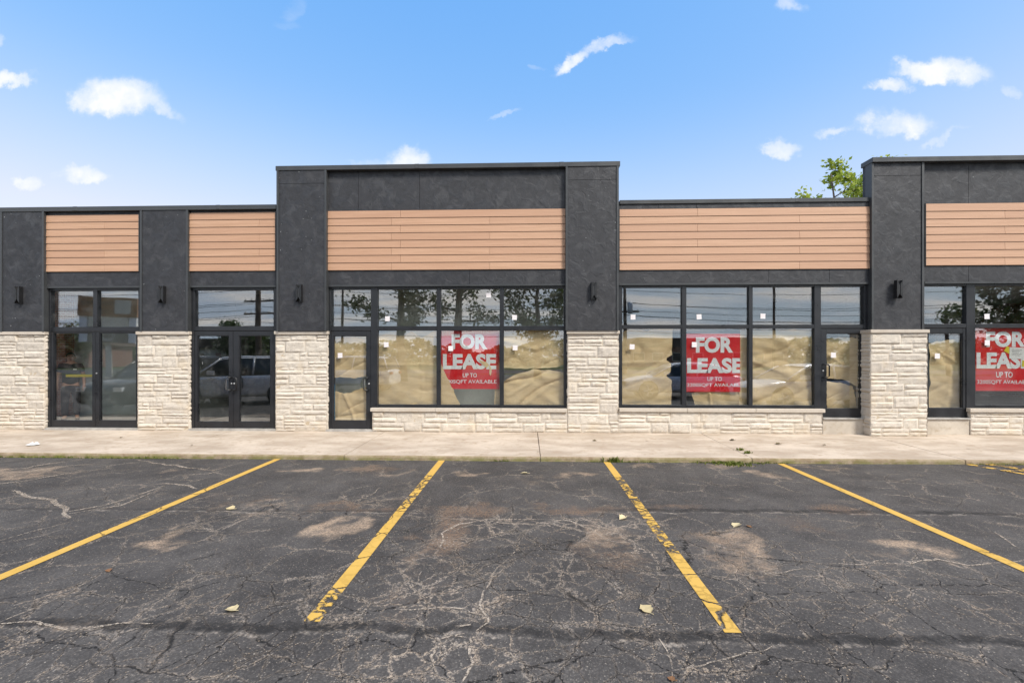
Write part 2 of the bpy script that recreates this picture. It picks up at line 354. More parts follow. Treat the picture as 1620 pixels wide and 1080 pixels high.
SEAMS = [(gr(800, 999).y, .07, -30, 30, .85), (gr(1200, 808).y, .075, .9, 30, .75), (gr(300, 806).y, .05, -6.5, -1.4, .45)]
M = dict(
    stucco=m_stucco(), siding=m_siding(), mortar=m_mortar(), glass=m_glass(), asphalt=m_asphalt(), paint=m_paint(), grit=m_grit(), kraft=m_kraft(),
    stone=m_stone('cream_ledgestone', (.60, .54, .46), (.45, .40, .345), (.56, .455, .325)),
    capstone=m_stone('limestone_cap', (.53, .47, .40), (.44, .385, .32), (.45, .38, .30)),
    walk=m_concrete('sidewalk_concrete', (.43, .35, .272), (.53, .45, .365), (.33, .25, .18)), curb=m_curb(),
    step=m_concrete('step_concrete', (.46, .40, .33), (.56, .50, .42), (.36, .29, .21)),
    metal=plain('charcoal_metal_flashing', (.040, .042, .044), .42, 0, .12, 3), frame=plain('dark_bronze_aluminium', (.016, .017, .020), .34, 0, .1, 3),
    lamp=plain('black_powder_coat', (.012, .012, .013), .38), alu=plain('brushed_aluminium', (.45, .45, .45), .4, .8), threshold=plain('worn_threshold_metal', (.42, .40, .37), .55, .3),
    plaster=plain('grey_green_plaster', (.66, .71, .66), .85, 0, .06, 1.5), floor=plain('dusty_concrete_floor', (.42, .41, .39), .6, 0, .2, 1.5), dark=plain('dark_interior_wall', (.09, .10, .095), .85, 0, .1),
    ceil=plain('ceiling_board', (.55, .55, .53), .9, 0, .05), roof=plain('roof_membrane', (.30, .30, .30), .85), olive=plain('mustard_wall_band', (.28, .20, .03), .6),
    red=plain('red_vinyl_sign', (.64, .010, .014), .38, 0, .06, 4), white=plain('white_vinyl_lettering', (.80, .81, .82), .45, 0, .04), paper=plain('white_paper', (.78, .78, .76), .7, 0, .05), yellow=plain('yellow_tape', (.72, .60, .03), .5, 0, .05),
    bluetape=plain('blue_masking_tape', (.04, .30, .55), .6, 0, .08), sticker=m_sticker(), bark=m_bark(), pole=plain('weathered_utility_pole', (.10, .065, .042), .9, 0, .3, 8, .4), wire=plain('black_cable', (.01, .01, .01), .6),
    leafdark=m_leaf('dark_green_foliage', (.03, .065, .012), (.10, .15, .03)), leafbright=m_leaf('yellow_green_foliage', (.20, .28, .03), (.44, .48, .08), .45), weed=m_leaf('weed_blades', (.07, .11, .015), (.22, .24, .05)),
    dryleaf=m_leaf('dry_pale_leaf', (.55, .44, .24), (.62, .55, .36), .2), brownleaf=m_leaf('dry_brown_leaf', (.22, .11, .05), (.35, .19, .08), .2),
    teal=plain('teal_plastic', (.03, .22, .24), .35), darkleaf=m_leaf('dark_dry_leaf', (.07, .05, .02), (.13, .10, .04), .1), brick=m_brick(), grass=m_grass(), road=plain('street_asphalt', (.075, .073, .072), .9, 0, .2, .8, .3), cream=plain('painted_cream_wall', (.55, .50, .42), .8, 0, .08, .7), brownroof=plain('brown_shingle_roof', (.085, .055, .04), .9, 0, .25, 5),
    signbrown=plain('brown_sign_face', (.30, .125, .04), .5), signdark=plain('dark_grey_sign_face', (.07, .07, .075), .5), signcream=plain('pale_sign_panel', (.62, .58, .48), .5),
    whitecar=plain('white_car_paint', (.74, .75, .76), .18, 0, .02), greycar=plain('dark_grey_car_paint', (.06, .065, .07), .2, .4, .02), blackcar=plain('black_car_paint', (.012, .012, .013), .15, 0, .02), silver=plain('silver_car_paint', (.60, .61, .62), .25, .15, .02),
    tyre=plain('tyre_rubber', (.014, .014, .014), .85), carglass=plain('tinted_car_glass', (.012, .016, .018), .05, 0, 0), lens=plain('clear_headlight_lens', (.75, .78, .80), .1), tail=plain('red_tail_lamp', (.35, .01, .01), .2),
    skin=plain('skin', (.42, .24, .165), .55, 0, .05), hair=plain('black_hair', (.012, .010, .009), .5), shirt=plain('black_tshirt', (.018, .022, .020), .85), trousers=plain('dark_trousers', (.025, .025, .03), .85), eye=plain('eye_white', (.7, .7, .68), .3), lip=plain('lips', (.30, .12, .10), .5),
)
EXPO, SKYTINT, CLOUD, BACK, HAZE = 1.40, (.673, 1.143, 2.45), 3.3, 5.0, 3.0
# ------------------------------------------------------------------ building
GZ = .115                                                     # pavement height at the wall
mall = thing('commercial_building', 'single storey strip mall with black stucco, cedar siding bands, stone piers and two tall parapets', 'building')
YP, YB = -.06, -.005                                            # faces of the pilasters and of the bays between them
CAPH = .10
zl, zc_, zm, zr = fz(217, 327.5), fz(706, 262), fz(1180, 315), fz(1500, 251)     # tops of the four parapets
PIER_TOP = fz(477, 524)
HEAD = fz(700, 452)
XL, XR = -16.2, 15.6
T1, T2, T3 = fx(438, -.1), fx(978.5, -.1), fx(1379.5, -.08)                   # where the parapet changes height

def stucco_boxes(mb, x0, x1, y0, z0, z1, joints_x=(), joints_z=(), g=.007, y1=.10):
    xs = [x0]+sorted(joints_x)+[x1]; zs = [z0]+sorted(joints_z)+[z1]
    for a, b in zip(xs, xs[1:]):
        for c, d in zip(zs, zs[1:]):
            mb.box(a+(g/2 if a != x0 else 0), b-(g/2 if b != x1 else 0), y0, y1, c+(g/2 if c != z0 else 0), d-(g/2 if d != z1 else 0))

# core wall behind the cladding (above the window heads), roof, sides and back
mb = MB()
ZH = HEAD+.03
for x0, x1, z in ((XL, T1, zl), (T1, T2, zc_), (T2, T3, zm), (T3, XR, zr)):
    mb.box(x0, x1, .10, .18 if z == zr else .34 if z > 5.2 else .30, ZH, z-CAPH)
mb.build('core_wall', M['stucco'], mall)
mb = MB(); mb.box(XL+.02, XL+.22, .36, 14.0, 0, zl-.3); mb.box(XR-.22, XR-.02, .36, 14.0, 0, zl-.3); mb.box(XL+.02, XR-.02, 14.0, 14.2, 0, zl-.3)
mb.build('outer_wall', M['brick'], mall)
mb = MB(); mb.box(XL+.24, XR-.24, .36, 13.98, 4.30, 4.42); mb.build('roof', M['roof'], mall)

# pilasters
PIL = [(-80, -3, zl, -80), (0, 69, zl, 0), (224, 296, zl, 0), (440, 515, zc_, 1), (897, 978, zc_, 1), (1380, 1460, zr, 2)]
def pilaster(x0, x1, top, z0=None, joint=None, y=YP, left=True, right=True, yback=.098):
    z0 = z0 or PIER_TOP+.004; zt = top-CAPH
    mb = MB(); tw = .045
    stucco_boxes(mb, x0+tw, x1-tw, y, z0, zt, (), [joint] if joint else [], y1=yback)
    o = mb.build('pilaster', M['stucco'], mall)
    for a in (x0, x1-tw): tb = MB(); tb.box(a, a+tw-.001, y-.016, yback, z0, zt); tb.build('corner_trim', M['metal'], o)
    return o
pilaster(fx(1, YP), fx(70.5, YP), zl); pilaster(fx(222, YP), fx(298, YP), zl)
pilaster(fx(437.5, -.1), fx(516.5, -.1), zc_, joint=fz(477, 293), y=-.09); pilaster(fx(895, -.1), fx(979, -.1), zc_, joint=fz(938, 287), y=-.09)
pilaster(fx(1379, -.08), fx(1462, -.08), zr, joint=fz(1420, 280), y=-.07)
pilaster(XL, XL+1.0, zl); pilaster(fx(-235), fx(-165), zl); pilaster(XR-1.05, XR, zr)

# coping on top of the parapets
def coping(x0, x1, z, y0, y1, h=CAPH):
    mb = MB(); mb.box(x0, x1, y0, y1, z-h, z)
    n = max(1, int((x1-x0)/3))
    for k in range(1, n+1):
        x = x0+(x1-x0)*k/(n+.4); mb.box(x-.05, x+.05, y0-.004, y1-.01, z-h+.006, z+.003)
    o = mb.build('parapet_cap', M['metal'], mall)
    b = o.modifiers.new('bevel', 'BEVEL'); b.width = .006; b.segments = 1
coping(XL-.04, T1-.035, zl, -.075, .36); coping(T1-.03, T2+.035, zc_, -.105, .42); coping(T2+.04, T3-.006, zm, -.03, .36, .085); coping(T3-.02, XR+.04, zr, -.125, .21)

# bays: fascia + siding + header
def bay(x0, x1, top, s0, s1, fj=(), hj=(), cuts=None, head=HEAD, th=CAPH):
    mb = MB()
    stucco_boxes(mb, x0, x1, YB, s1+.006, top-th, [a for a in fj if x0 < a < x1])
    mb.build('stucco_band', M['stucco'], mall); mb = MB()
    stucco_boxes(mb, x0, x1, YB, head, s0-.006, [a for a in hj if x0 < a < x1])
    o = mb.build('stucco_band', M['stucco'], mall)
    tb = MB(); tb.box(x0, x1, YB-.014, YB-.001, head-.012, head+.028); tb.build('head_trim', M['metal'], o)
    sb = MB(); n = 8; ph = (s1-s0)/n; rnd = random.Random(int(x0*100))
    sb.box(x0+.004, x1-.004, YB+.012, .098, s0, s1)
    for k in range(n):
        z0 = s0+k*ph; xs = [x0+.01]
        if cuts: xs += [c for c in cuts[k % 2] if x0+.3 < c < x1-.3]
        xs.append(x1-.01)
        for a, b in zip(xs, xs[1:]):
            sb.tone = rnd.random()
            e = .0025
            # lap profile: thick at its foot, tucked under the board above at its head
            y_b, y_t = YB-.024, YB-.013
            pts = [(y_b, z0+.0045), (y_t, z0+ph-.001), (YB+.010, z0+ph-.001), (YB+.010, z0+.0045)]
            l = [sb.av((a+(e if a > x0+.1 else 0), y, z)) for y, z in pts]; r_ = [sb.av((b-(e if b < x1-.1 else 0), y, z)) for y, z in pts]
            sb.af(l); sb.af(r_[::-1])
            for q in range(4): sb.af((l[q], r_[q], r_[(q+1) % 4], l[(q+1) % 4]))
    so_ = sb.build('wood_siding', M['siding'], mall)
    for e0, e1 in ((x0, x0+.012), (x1-.012, x1)): fr = MB(); fr.box(e0, e1, YB-.03, YB-.001, s0, s1); fr.build('siding_edge_trim', M['metal'], so_)
X = fx
bay(X(70.5), X(222), zl, fz(146, 430), fz(146, 340.5), cuts=([X(167)], [X(400)]))
bay(X(298), X(437.5), zl, fz(367, 429), fz(367, 336.5), cuts=([X(411)], [X(900)]))
bay(X(516.5), X(895), zc_, fz(706, 427), fz(706, 332.5), fj=[X(567), X(664)], hj=[X(743)], cuts=([X(620), X(775)], [X(634)]))
bay(X(979), X(1379), zm, fz(1180, 426.5), fz(1180, 329.5), fj=[X(1042), X(1102)], hj=[X(1216), X(1312)], cuts=([X(1264)], [X(1103)]), th=.085)
bay(X(1462), XR-1.05, zr, fz(1540, 420), fz(1540, 322), fj=[X(1532)], hj=[X(1532)], cuts=([X(1588)], [X(1720)]))
bay(X(-165), X(1), zl, fz(0, 430.5), fz(0, 341.5), cuts=([X(-60)], [X(900)]))
bay(XL+1.0, X(-235), zl, fz(0, 430.5), fz(0, 341.5))

# ledgestone
def fbm(x, y, z, sc): return noise.fractal(Vector((x*sc, y*sc, z*sc)), 1.0, 2.0, 4)
def stone_blocks(w, h, rnd, big=False):
    out = []; z = 0.0
    while z < h-1e-6:
        bh = rnd.uniform(.13, .25)
        if h-z-bh < .10: bh = h-z
        x = -rnd.uniform(0, .25)
        while x < w:
            cw = rnd.uniform(.28, .75)
            if w-x-cw < .14: cw = w-x
            k = rnd.random()
            a, b = max(0, x), min(w, x+cw)
            if b-a > .03:
                if k < .30: out.append((a, b, z, z+bh))
                elif k < .84 or bh < .2:
                    s = bh*rnd.uniform(.32, .68)
                    out.append((a, b, z, z+s))
                    if cw > .42 and rnd.random() < .5:
                        m = a+(b-a)*rnd.uniform(.35, .65); out += [(a, m, z+s, z+bh), (m, b, z+s, z+bh)]
                    else: out.append((a, b, z+s, z+bh))
                else:
                    s1, s2 = bh*rnd.uniform(.25, .4), bh*rnd.uniform(.6, .72)
                    out += [(a, b, z, z+s1), (a, b, z+s1, z+s2), (a, b, z+s2, z+bh)]
            x += cw
        z += bh
    return out
def stone_face(mb, o, u, w, h, seed, g=.007, depth=.0145):
    """stones over a rectangle: o lower corner, u unit vector along it, outward normal is u x z"""
    rnd = random.Random(seed); u = Vector(u); nrm = u.cross(Vector((0, 0, 1))); o = Vector(o)
    for (a, b, z0, z1) in stone_blocks(w, h, rnd):
        mb.tone = max(0, min(1, rnd.gauss(.45, .28)))
        gg = g*rnd.uniform(.5, .9)
        lo = 0 if a < .001 else gg/2; hi = 0 if b > w-.001 else gg/2
        a2, b2, c2, d2 = a+lo, b-hi, z0+gg/2, z1-gg/2
        if b2-a2 < .02 or d2-c2 < .015: continue
        nu, nv = max(3, min(14, int((b2-a2)/.035))), max(3, min(7, int((d2-c2)/.03)))
        base = rnd.uniform(-.006, .010); tu, tv = rnd.uniform(-.010, .010), rnd.uniform(-.007, .007)
        sk = [rnd.uniform(-.007, .007) for _ in range(4)]; off = rnd.uniform(0, 90)
        def fn(s, t):
            x = a2+(b2-a2)*s; z = c2+(d2-c2)*t
            e = min(s, 1-s)*(b2-a2); f_ = min(t, 1-t)*(d2-c2); m = min(e, f_)
            edge = min(1.0, (m/.014))**.5 if m > 0 else 0
            zz = z+((sk[0]*(1-s)+sk[1]*s)*(1-t)+(sk[2]*(1-s)+sk[3]*s)*t)+.008*fbm(x+off, 0, z, 6)*(1 if m < .001 else .4)
            xx = x+(.006*fbm(x, off, z, 8) if 0.001 < s < .999 or (a > .001 and b < w-.001) else .007*fbm(0, off, z, 9))
            k = base+tu*(s-.5)+tv*(t-.5)+.010*fbm(x+off, 3, z, 7)+.005*fbm(x+off, 3, z, 22)
            d = -depth*.75*(1-edge)+k*edge
            return o+u*xx+Vector((0, 0, max(.0, zz)))+nrm*d
        mb.grid(fn, nu, nv)
def stone_pier(x0, x1, y, yback, z0, z1, seed, left=True, right=True, label=None):
    mb = MB()
    stone_face(mb, (x0, y, z0), (1, 0, 0), x1-x0, z1-z0, seed)
    if left: stone_face(mb, (x0, yback, z0), (0, -1, 0), yback-y, z1-z0, seed+1)
    if right: stone_face(mb, (x1, y, z0), (0, 1, 0), yback-y, z1-z0, seed+2)
    for k in range(len(mb.v)):
        pass
    o = mb.build('stone_pier', M['stone'], mall, recalc=False)
    if label: o['label'] = label
    c = MB(); c.box(x0+.012, x1-.012, y+.012, yback, z0-.1, z1-.001); c.build('mortar', M['mortar'], o)
    return o
def pier_cap(o, x0, x1, y, yback, z1):
    c = MB(); c.box(x0-.015, x1+.015, y-.03, yback-.003, z1, z1+.068)
    q = c.build('cap_stone', M['capstone'], o); b = q.modifiers.new('bevel', 'BEVEL'); b.width = .008; b.segments = 2
PT = PIER_TOP-.068
YS = -.035
def full_pier(p0, p1, seed, y=YS, z0=GZ-.01, yback=.20, **k):
    x0, x1 = fx(p0, y), fx(p1, y)
    o = stone_pier(x0, x1, y, yback, z0, PT, seed, **k); pier_cap(o, x0, x1, y, yback, PT); return o
full_pier(-3, 71, 11); full_pier(217, 299, 21); full_pier(435.5, 518, 31)
# pier shared by the two long shopfronts: only its upper part stands clear of the low walls
x0, x1 = fx(897.5, YS), fx(979, YS)
SILLC, SILLD, SILLE = fz(742, 645.5, YS), fz(1141, 646, YS), fz(1580, 646, YS)
SH = .075
full_pier(897.5, 979, 41, y=YS)
full_pier(1377, 1468, 51, y=-.22)
o = stone_pier(XL-.06, XL+1.04, YS, .20, GZ-.01, PT, 61); pier_cap(o, XL-.06, XL+1.04, YS, .20, PT)
full_pier(-238, -162, 66)
o = stone_pier(XR-1.1, XR+.06, -.2, .20, GZ-.01, PT, 71); pier_cap(o, XR-1.1, XR+.06, -.2, .20, PT)
def knee_wall(x0, x1, ztop, seed, left, right):
    mb = MB(); z1 = ztop-SH
    stone_face(mb, (x0, YS, GZ-.01), (1, 0, 0), x1-x0, z1-GZ+.01, seed)
    if left: stone_face(mb, (x0, .14, GZ-.01), (0, -1, 0), .14-YS, z1-GZ+.01, seed+1)
    if right: stone_face(mb, (x1, YS, GZ-.01), (0, 1, 0), .14-YS, z1-GZ+.01, seed+2)
    o = mb.build('knee_wall', M['stone'], mall, recalc=False)
    c = MB(); c.box(x0+(.012 if left else .002), x1-(.012 if right else .002), YS+.012, .145, 0, z1-.001); c.build('mortar', M['mortar'], o)
    s = MB(); n = max(1, round((x1-x0)/1.6)); L = x1-x0+(.03 if left else -.004)+(.03 if right else -.004); a = x0-(.03 if left else -.004)
    for k in range(n): s.box(a+L*k/n+.002, a+L*(k+1)/n-.002, YS-.035, .027, z1, ztop)
    q = s.build('sill', M['capstone'], o); b = q.modifiers.new('bevel', 'BEVEL'); b.width = .007; b.segments = 2
kx = dict(C=(fx(588.5, YS), fx(897.5, YS)), D=(fx(979, YS), fx(1302, YS)), E=(fx(1535, YS), XR-1.1))
knee_wall(*kx['C'], SILLC, 101, True, False); knee_wall(*kx['D'], SILLD, 111, False, True); knee_wall(*kx['E'], SILLE, 121, True, False)
knee_wall(fx(-162, YS), fx(-3, YS), SILLC, 131, False, False); knee_wall(XL+1.04, fx(-238, YS), SILLC, 141, False, False)

# ------------------------------------------------------------------ shopfronts
YF, YG = .03, .08
def frx(px): return fx(px, YF)
def frz(px, py): return fz(px, py, YF)
def pane(x0, x1, z0, z1, parent, name='pane'):
    mb = MB(); mb.box(x0-.012, x1+.012, YG, YG+.012, z0-.012, z1+.012)
    return mb.build(name, M['glass'], parent)
def bars(mb, x0, x1, z0, z1, y0=YF, y1=.135): mb.box(x0, x1, y0, y1, z0, z1)
def window_unit(v, rows, zb, zt, mids=None, panes=(), label=None):
    """v: vertical bars (x0,x1); rows: horizontal bars (z0,z1,x0,x1); panes: (x0,x1,z0,z1)"""
    mb = MB()
    for a in v: bars(mb, a[0], a[1], a[2] if len(a) > 2 else zb, zt)
    for z0, z1, x0, x1 in rows: bars(mb, x0, x1, z0, z1, YF+.003, .132)
    o = mb.build('shop_window', M['frame'], mall); b = o.modifiers.new('bevel', 'BEVEL'); b.width = .004; b.segments = 1
    if label: o['label'] = label
    for p in panes: pane(*p, o)
    return o
def door(x0, x1, z0, z1, gx0, gx1, gz0, gz1, handle=None, label=None, push=None, lock=None):
    y0, y1 = YF+.012, .122
    mb = MB(); x0 += .004; x1 -= .004; z1 -= .005
    mb.box(x0, gx0, y0, y1, z0, z1); mb.box(gx1, x1, y0, y1, z0, z1); mb.box(gx0, gx1, y0+.002, y1-.002, z0, gz0); mb.box(gx0, gx1, y0+.002, y1-.002, gz1, z1)
    o = mb.build('door', M['frame'], mall); b = o.modifiers.new('bevel', 'BEVEL'); b.width = .004; b.segments = 1
    if label: o['label'] = label
    st = MB()
    for a, c in ((gx0, gx0+.012), (gx1-.012, gx1)): st.box(a, c, y0+.012, YG-.002, gz0, gz1)
    for a, c in ((gz0, gz0+.0045), (gz1-.012, gz1)): st.box(gx0+.013, gx1-.013, y0+.012, YG-.002, a, c)
    st.build('glazing_bead', M['frame'], o)
    pane(gx0, gx1, gz0, gz1, o)
    zh = z0+.97
    if handle is not None:
        hx, dx = handle
        h = MB(); r = .014; hh = .135
        P = [(hx, y0+.004, zh-hh), (hx, y0-.05, zh-hh), (hx+dx*.05, y0-.062, zh-hh), (hx+dx*.085, y0-.062, zh-hh+.03), (hx+dx*.085, y0-.062, zh+hh-.03), (hx+dx*.05, y0-.062, zh+hh), (hx, y0-.05, zh+hh), (hx, y0+.004, zh+hh)]
        h.tube(P, r, 8); h.build('door_handle', M['lamp'], o, True)
        l = MB(); l.lathe([(.017, y0+.002), (.017, y0-.01), (.012, y0-.014)], 12, 'y', (hx-dx*.005, 0, zh)); l.build('lock_cylinder', M['alu'], o)
    if lock is not None:
        l = MB(); l.lathe([(.016, y0+.002), (.016, y0-.012), (.010, y0-.016)], 12, 'y', (lock, 0, zh+.22)); l.build('lock_cylinder', M['alu'], o)
    if push:
        q = MB(); q.box(gx0-.02, gx1+.02, y1+.03, y1+.07, zh+.10, zh+.15); q.build('push_bar', push, o)
    return o
def threshold(x0, x1, z0, z1, y=-.03):
    mb = MB(); mb.box(x0, x1, y, .15, z0, z1); mb.build('threshold', M['threshold'], mall)

zh = HEAD-.003
# unit A: pair of narrow-stile doors under two transom lights
zA0, zA1, zA2 = GZ+.045, frz(147, 524), frz(147, 517)
a0, a1, a2, a3, a4, a5 = frx(71), frx(79.5), frx(147), frx(153.5), frx(218.5), frx(226)
window_unit([(a0, a1), (a2, a3, zA2), (a4, a5)], [(zh-.06, zh, a1, a2), (zh-.06, zh, a3, a4), (zA1, zA2, a1, a4)], zA0, zh, panes=[(a1, a2, zA2, zh-.06), (a3, a4, zA2, zh-.06)], label='two pane transom window above the leftmost pair of doors')
xm = (a2+a3)/2
door(a1, xm, zA0, zA1, frx(83), frx(145), frz(115, 665), frz(115, 526.5), label='left narrow-framed glass door leaf')
door(xm, a4, zA0, zA1, frx(156), frx(214.5), frz(185, 665), frz(185, 526.5), label='right narrow-framed glass door leaf', lock=xm+.03)
threshold(a0, a5, 0, zA0-.004, -.03)
# unit B: pair of wide-stile doors under one transom light
b0, b1, b2, b3 = frx(301), frx(307), frx(432.5), frx(439)
zB1, zB2 = frz(368, 523), frz(368, 516)
window_unit([(b0, b1), (b2, b3)], [(zh-.06, zh, b1, b2), (zB1, zB2, b1, b2)], zA0, zh, panes=[(b1, b2, zB2, zh-.06)], label='single wide transom window above the double doors')
xm = frx(368)
door(b1, xm, zA0, zB1, frx(311), frx(361.5), frz(336, 667), frz(336, 530.5), (xm-.035, -1), label='left leaf of the black double doors')
door(xm, b2, zA0, zB1, frx(377), frx(427), frz(402, 667), frz(402, 530.5), (xm+.035, 1), label='right leaf of the black double doors')
threshold(b0, b3, 0, zA0-.004, -.03)
# unit C
v = [(517, 523), (586.5, 597), (690.5, 697), (790.5, 797), (892, 898)]; vx = [(frx(a), frx(b)) for a, b in v]
zC0, zC1, zC2 = SILLC+.004, frz(742, 522.5), frz(742, 515.5); zs = zC0+.06
vv = [(vx[0][0], vx[0][1], zA0), (vx[1][0], vx[1][1], zA0)]+[(a, b, zC0) for a, b in vx[2:]]
rows = [(zh-.06, zh, vx[k][1], vx[k+1][0]) for k in range(4)]+[(zC1, zC2, vx[k][1], vx[k+1][0]) for k in range(4)]+[(zC0, zs, vx[k][1], vx[k+1][0]) for k in range(1, 4)]
pn = [(vx[k][1], vx[k+1][0], zC2, zh-.06) for k in range(4)]+[(vx[k][1], vx[k+1][0], zs, zC1) for k in range(1, 4)]
window_unit(vv, rows, zC0, zh, panes=pn, label='four bay black framed shopfront window of the centre unit')
door(vx[0][1], vx[1][0], zA0, zC1, frx(527), frx(579.5), frz(553, 665), frz(553, 531), (frx(583), -1), label='black glass door with torn kraft paper behind')
threshold(vx[0][0], vx[1][1], 0, zA0-.004, -.03)
CVX, CZ = vx, (zC0, zs, zC1, zC2)
# unit D
v = [(978.5, 984.5), (1079, 1086), (1185, 1191), (1288.5, 1299), (1368, 1380)]; vx = [(frx(a), frx(b)) for a, b in v]
zD0, zD1, zD2 = SILLD+.004, frz(1141, 519.5), frz(1141, 513.5); zs = zD0+.06; zDd = frz(1335, 660)
vv = [(a, b, zD0) for a, b in vx[:3]]+[(a, b, zDd) for a, b in vx[3:]]
rows = [(zh-.05, zh, vx[k][1], vx[k+1][0]) for k in range(4)]+[(zD1, zD2, vx[k][1], vx[k+1][0]) for k in range(4)]+[(zD0, zs, vx[k][1], vx[k+1][0]) for k in range(3)]
pn = [(vx[k][1], vx[k+1][0], zD2, zh-.05) for k in range(4)]+[(vx[k][1], vx[k+1][0], zs, zD1) for k in range(3)]
window_unit(vv, rows, zD0, zh, panes=pn, label='four bay black framed shopfront window between the two tall parapets')
door(vx[3][1], vx[4][0], zDd, zD1, frx(1308), frx(1362.5), frz(1335, 646), frz(1335, 527), (frx(1303), 1), label='black glass door above a low concrete step')
DVX, DZ = vx, (zD0, zs, zD1, zD2)
def step(x0, x1, z):
    threshold(x0, x1, z-.03, z-.004, -.05)
    mb = MB(); mb.box(x0, x1, -.02, .14, 0, z-.032); q = mb.build('door_step', M['step'], mall); b = q.modifiers.new('bevel', 'BEVEL'); b.width = .008
step(kx['D'][1]+.004, fx(1378), zDd)
# unit E
v = [(1456, 1462), (1529, 1543), (1650, 1657), (1760, 1767)]; vx = [(frx(a), frx(b)) for a, b in v]; xe = XR-1.1
vx += [(xe-.06, xe+.02)]
zE0, zE1, zE2 = SILLE+.004, frz(1545, 518.5), frz(1545, 512); zs = zE0+.06; zEd = frz(1500, 660)
vv = [(a, b, zEd) for a, b in vx[:2]]+[(a, b, zE0) for a, b in vx[2:]]
rows = [(zh-.05, zh, vx[k][1], vx[k+1][0]) for k in range(4)]+[(zE1, zE2, vx[k][1], vx[k+1][0]) for k in range(4)]+[(zE0, zs, vx[k][1], vx[k+1][0]) for k in range(1, 4)]
pn = [(vx[k][1], vx[k+1][0], zE2, zh-.05) for k in range(4)]+[(vx[k][1], vx[k+1][0], zs, zE1) for k in range(1, 4)]
window_unit(vv, rows, zE0, zh, panes=pn, label='black framed shopfront window at the right edge')
door(vx[0][1], vx[1][0], zEd, zE1, frx(1470), frx(1524.5), frz(1497, 645), frz(1497, 527), label='black glass door beside the right stone pier')
step(fx(1460), kx['E'][0]-.004, zEd)
EVX, EZ = vx, (zE0, zs, zE1, zE2)
# left of the frame: one more window bay each
for x0, x1 in ((fx(-162), fx(-3)), (XL+1.04, fx(-238))):
    xs = [x0-.02+(x1-x0+.04)*k/2 for k in range(3)]
    w = [(x-.035, x+.035) for x in xs]
    window_unit(w, [(z0, z1, w[k][1], w[k+1][0]) for k in range(2) for z0, z1 in ((zh-.06, zh), (CZ[2], CZ[3]), (CZ[0], CZ[1]))], CZ[0], zh,
                panes=[(w[k][1], w[k+1][0], a, b) for k in range(2) for a, b in ((CZ[3], zh-.06), (CZ[1], CZ[2]))], label='shopfront window beyond the left edge')

# interiors
mb = MB(); mb.box(XL+.24, XR-.24, .147, 8.9, 3.40, 3.46); mb.build('ceiling', M['ceil'], mall)
zE = zEd
mb = MB(); mb.box(XL+.24, fx(938), .147, 8.9, -.05, GZ+.03); mb.box(fx(938)+.12, XR-.24, .147, 8.9, -.05, zDd-.02); mb.build('interior_floor', M['floor'], mall)
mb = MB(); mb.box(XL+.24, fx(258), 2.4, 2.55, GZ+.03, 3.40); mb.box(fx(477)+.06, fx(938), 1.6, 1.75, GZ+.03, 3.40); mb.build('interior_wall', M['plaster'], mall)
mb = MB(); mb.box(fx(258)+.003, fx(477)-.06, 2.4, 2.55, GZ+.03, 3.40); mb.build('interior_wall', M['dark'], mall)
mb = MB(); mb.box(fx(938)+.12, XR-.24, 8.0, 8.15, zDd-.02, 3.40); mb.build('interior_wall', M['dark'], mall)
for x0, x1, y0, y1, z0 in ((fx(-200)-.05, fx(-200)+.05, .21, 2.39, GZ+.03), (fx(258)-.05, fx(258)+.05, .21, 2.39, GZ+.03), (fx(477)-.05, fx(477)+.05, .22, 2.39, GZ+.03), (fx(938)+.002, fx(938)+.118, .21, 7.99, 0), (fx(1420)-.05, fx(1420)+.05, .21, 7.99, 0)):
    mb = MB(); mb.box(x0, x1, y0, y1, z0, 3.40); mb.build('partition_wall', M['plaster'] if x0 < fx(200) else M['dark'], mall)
mb = MB(); mb.box(fx(74,1.95), fx(103,1.95), 1.95, 2.2, GZ+.03, 3.40); q = mb.build('brick_column', M['brick'], mall); q['label'] = 'red brick column inside the left shop'
mb = MB(); mb.box(fx(530)+.07, fx(938)-.02, 1.585, 1.598, 1.27, 1.47); mb.build('wall_stripe', M['olive'], mall)
# ------------------------------------------------------------------ ground
YC = gr(800, 721.5, .078).y                                   # kerb line
def lines(fine0, fine1, st, far):
    n = int((fine1-fine0)/st); L = [fine0+(fine1-fine0)*k/n for k in range(n+1)]
    return sorted(set([a for a in far if a < fine0-.01]+L+[a for a in far if a > fine1+.01]))
xs = lines(-11.5, 12.5, .065, [-60, -40, -25, -16, 16, 25, 40, 60]); ys = lines(-8.6, YC+.02, .05, [-31.5, -24, -16, -11, 14.8])
def blob(x, y, b):
    (cx, cy), rx, ry, an, am = b; dx, dy = x-cx, y-cy; ca, sa = math.cos(an), math.sin(an)
    u, v = (dx*ca+dy*sa)/rx, (-dx*sa+dy*ca)/ry; d = u*u+v*v
    return am*max(0, 1-d)**1.2 if d < 1 else 0
def B(px, py, rpx, rpy, am, an=0.0):
    c = gr(px, py); a = gr(px+rpx, py); y0 = gr(px, py+rpy).y; y1 = gr(px, py-rpy).y
    return ((c.x, c.y), abs(a.x-c.x), (y1-y0)/2, an, am)
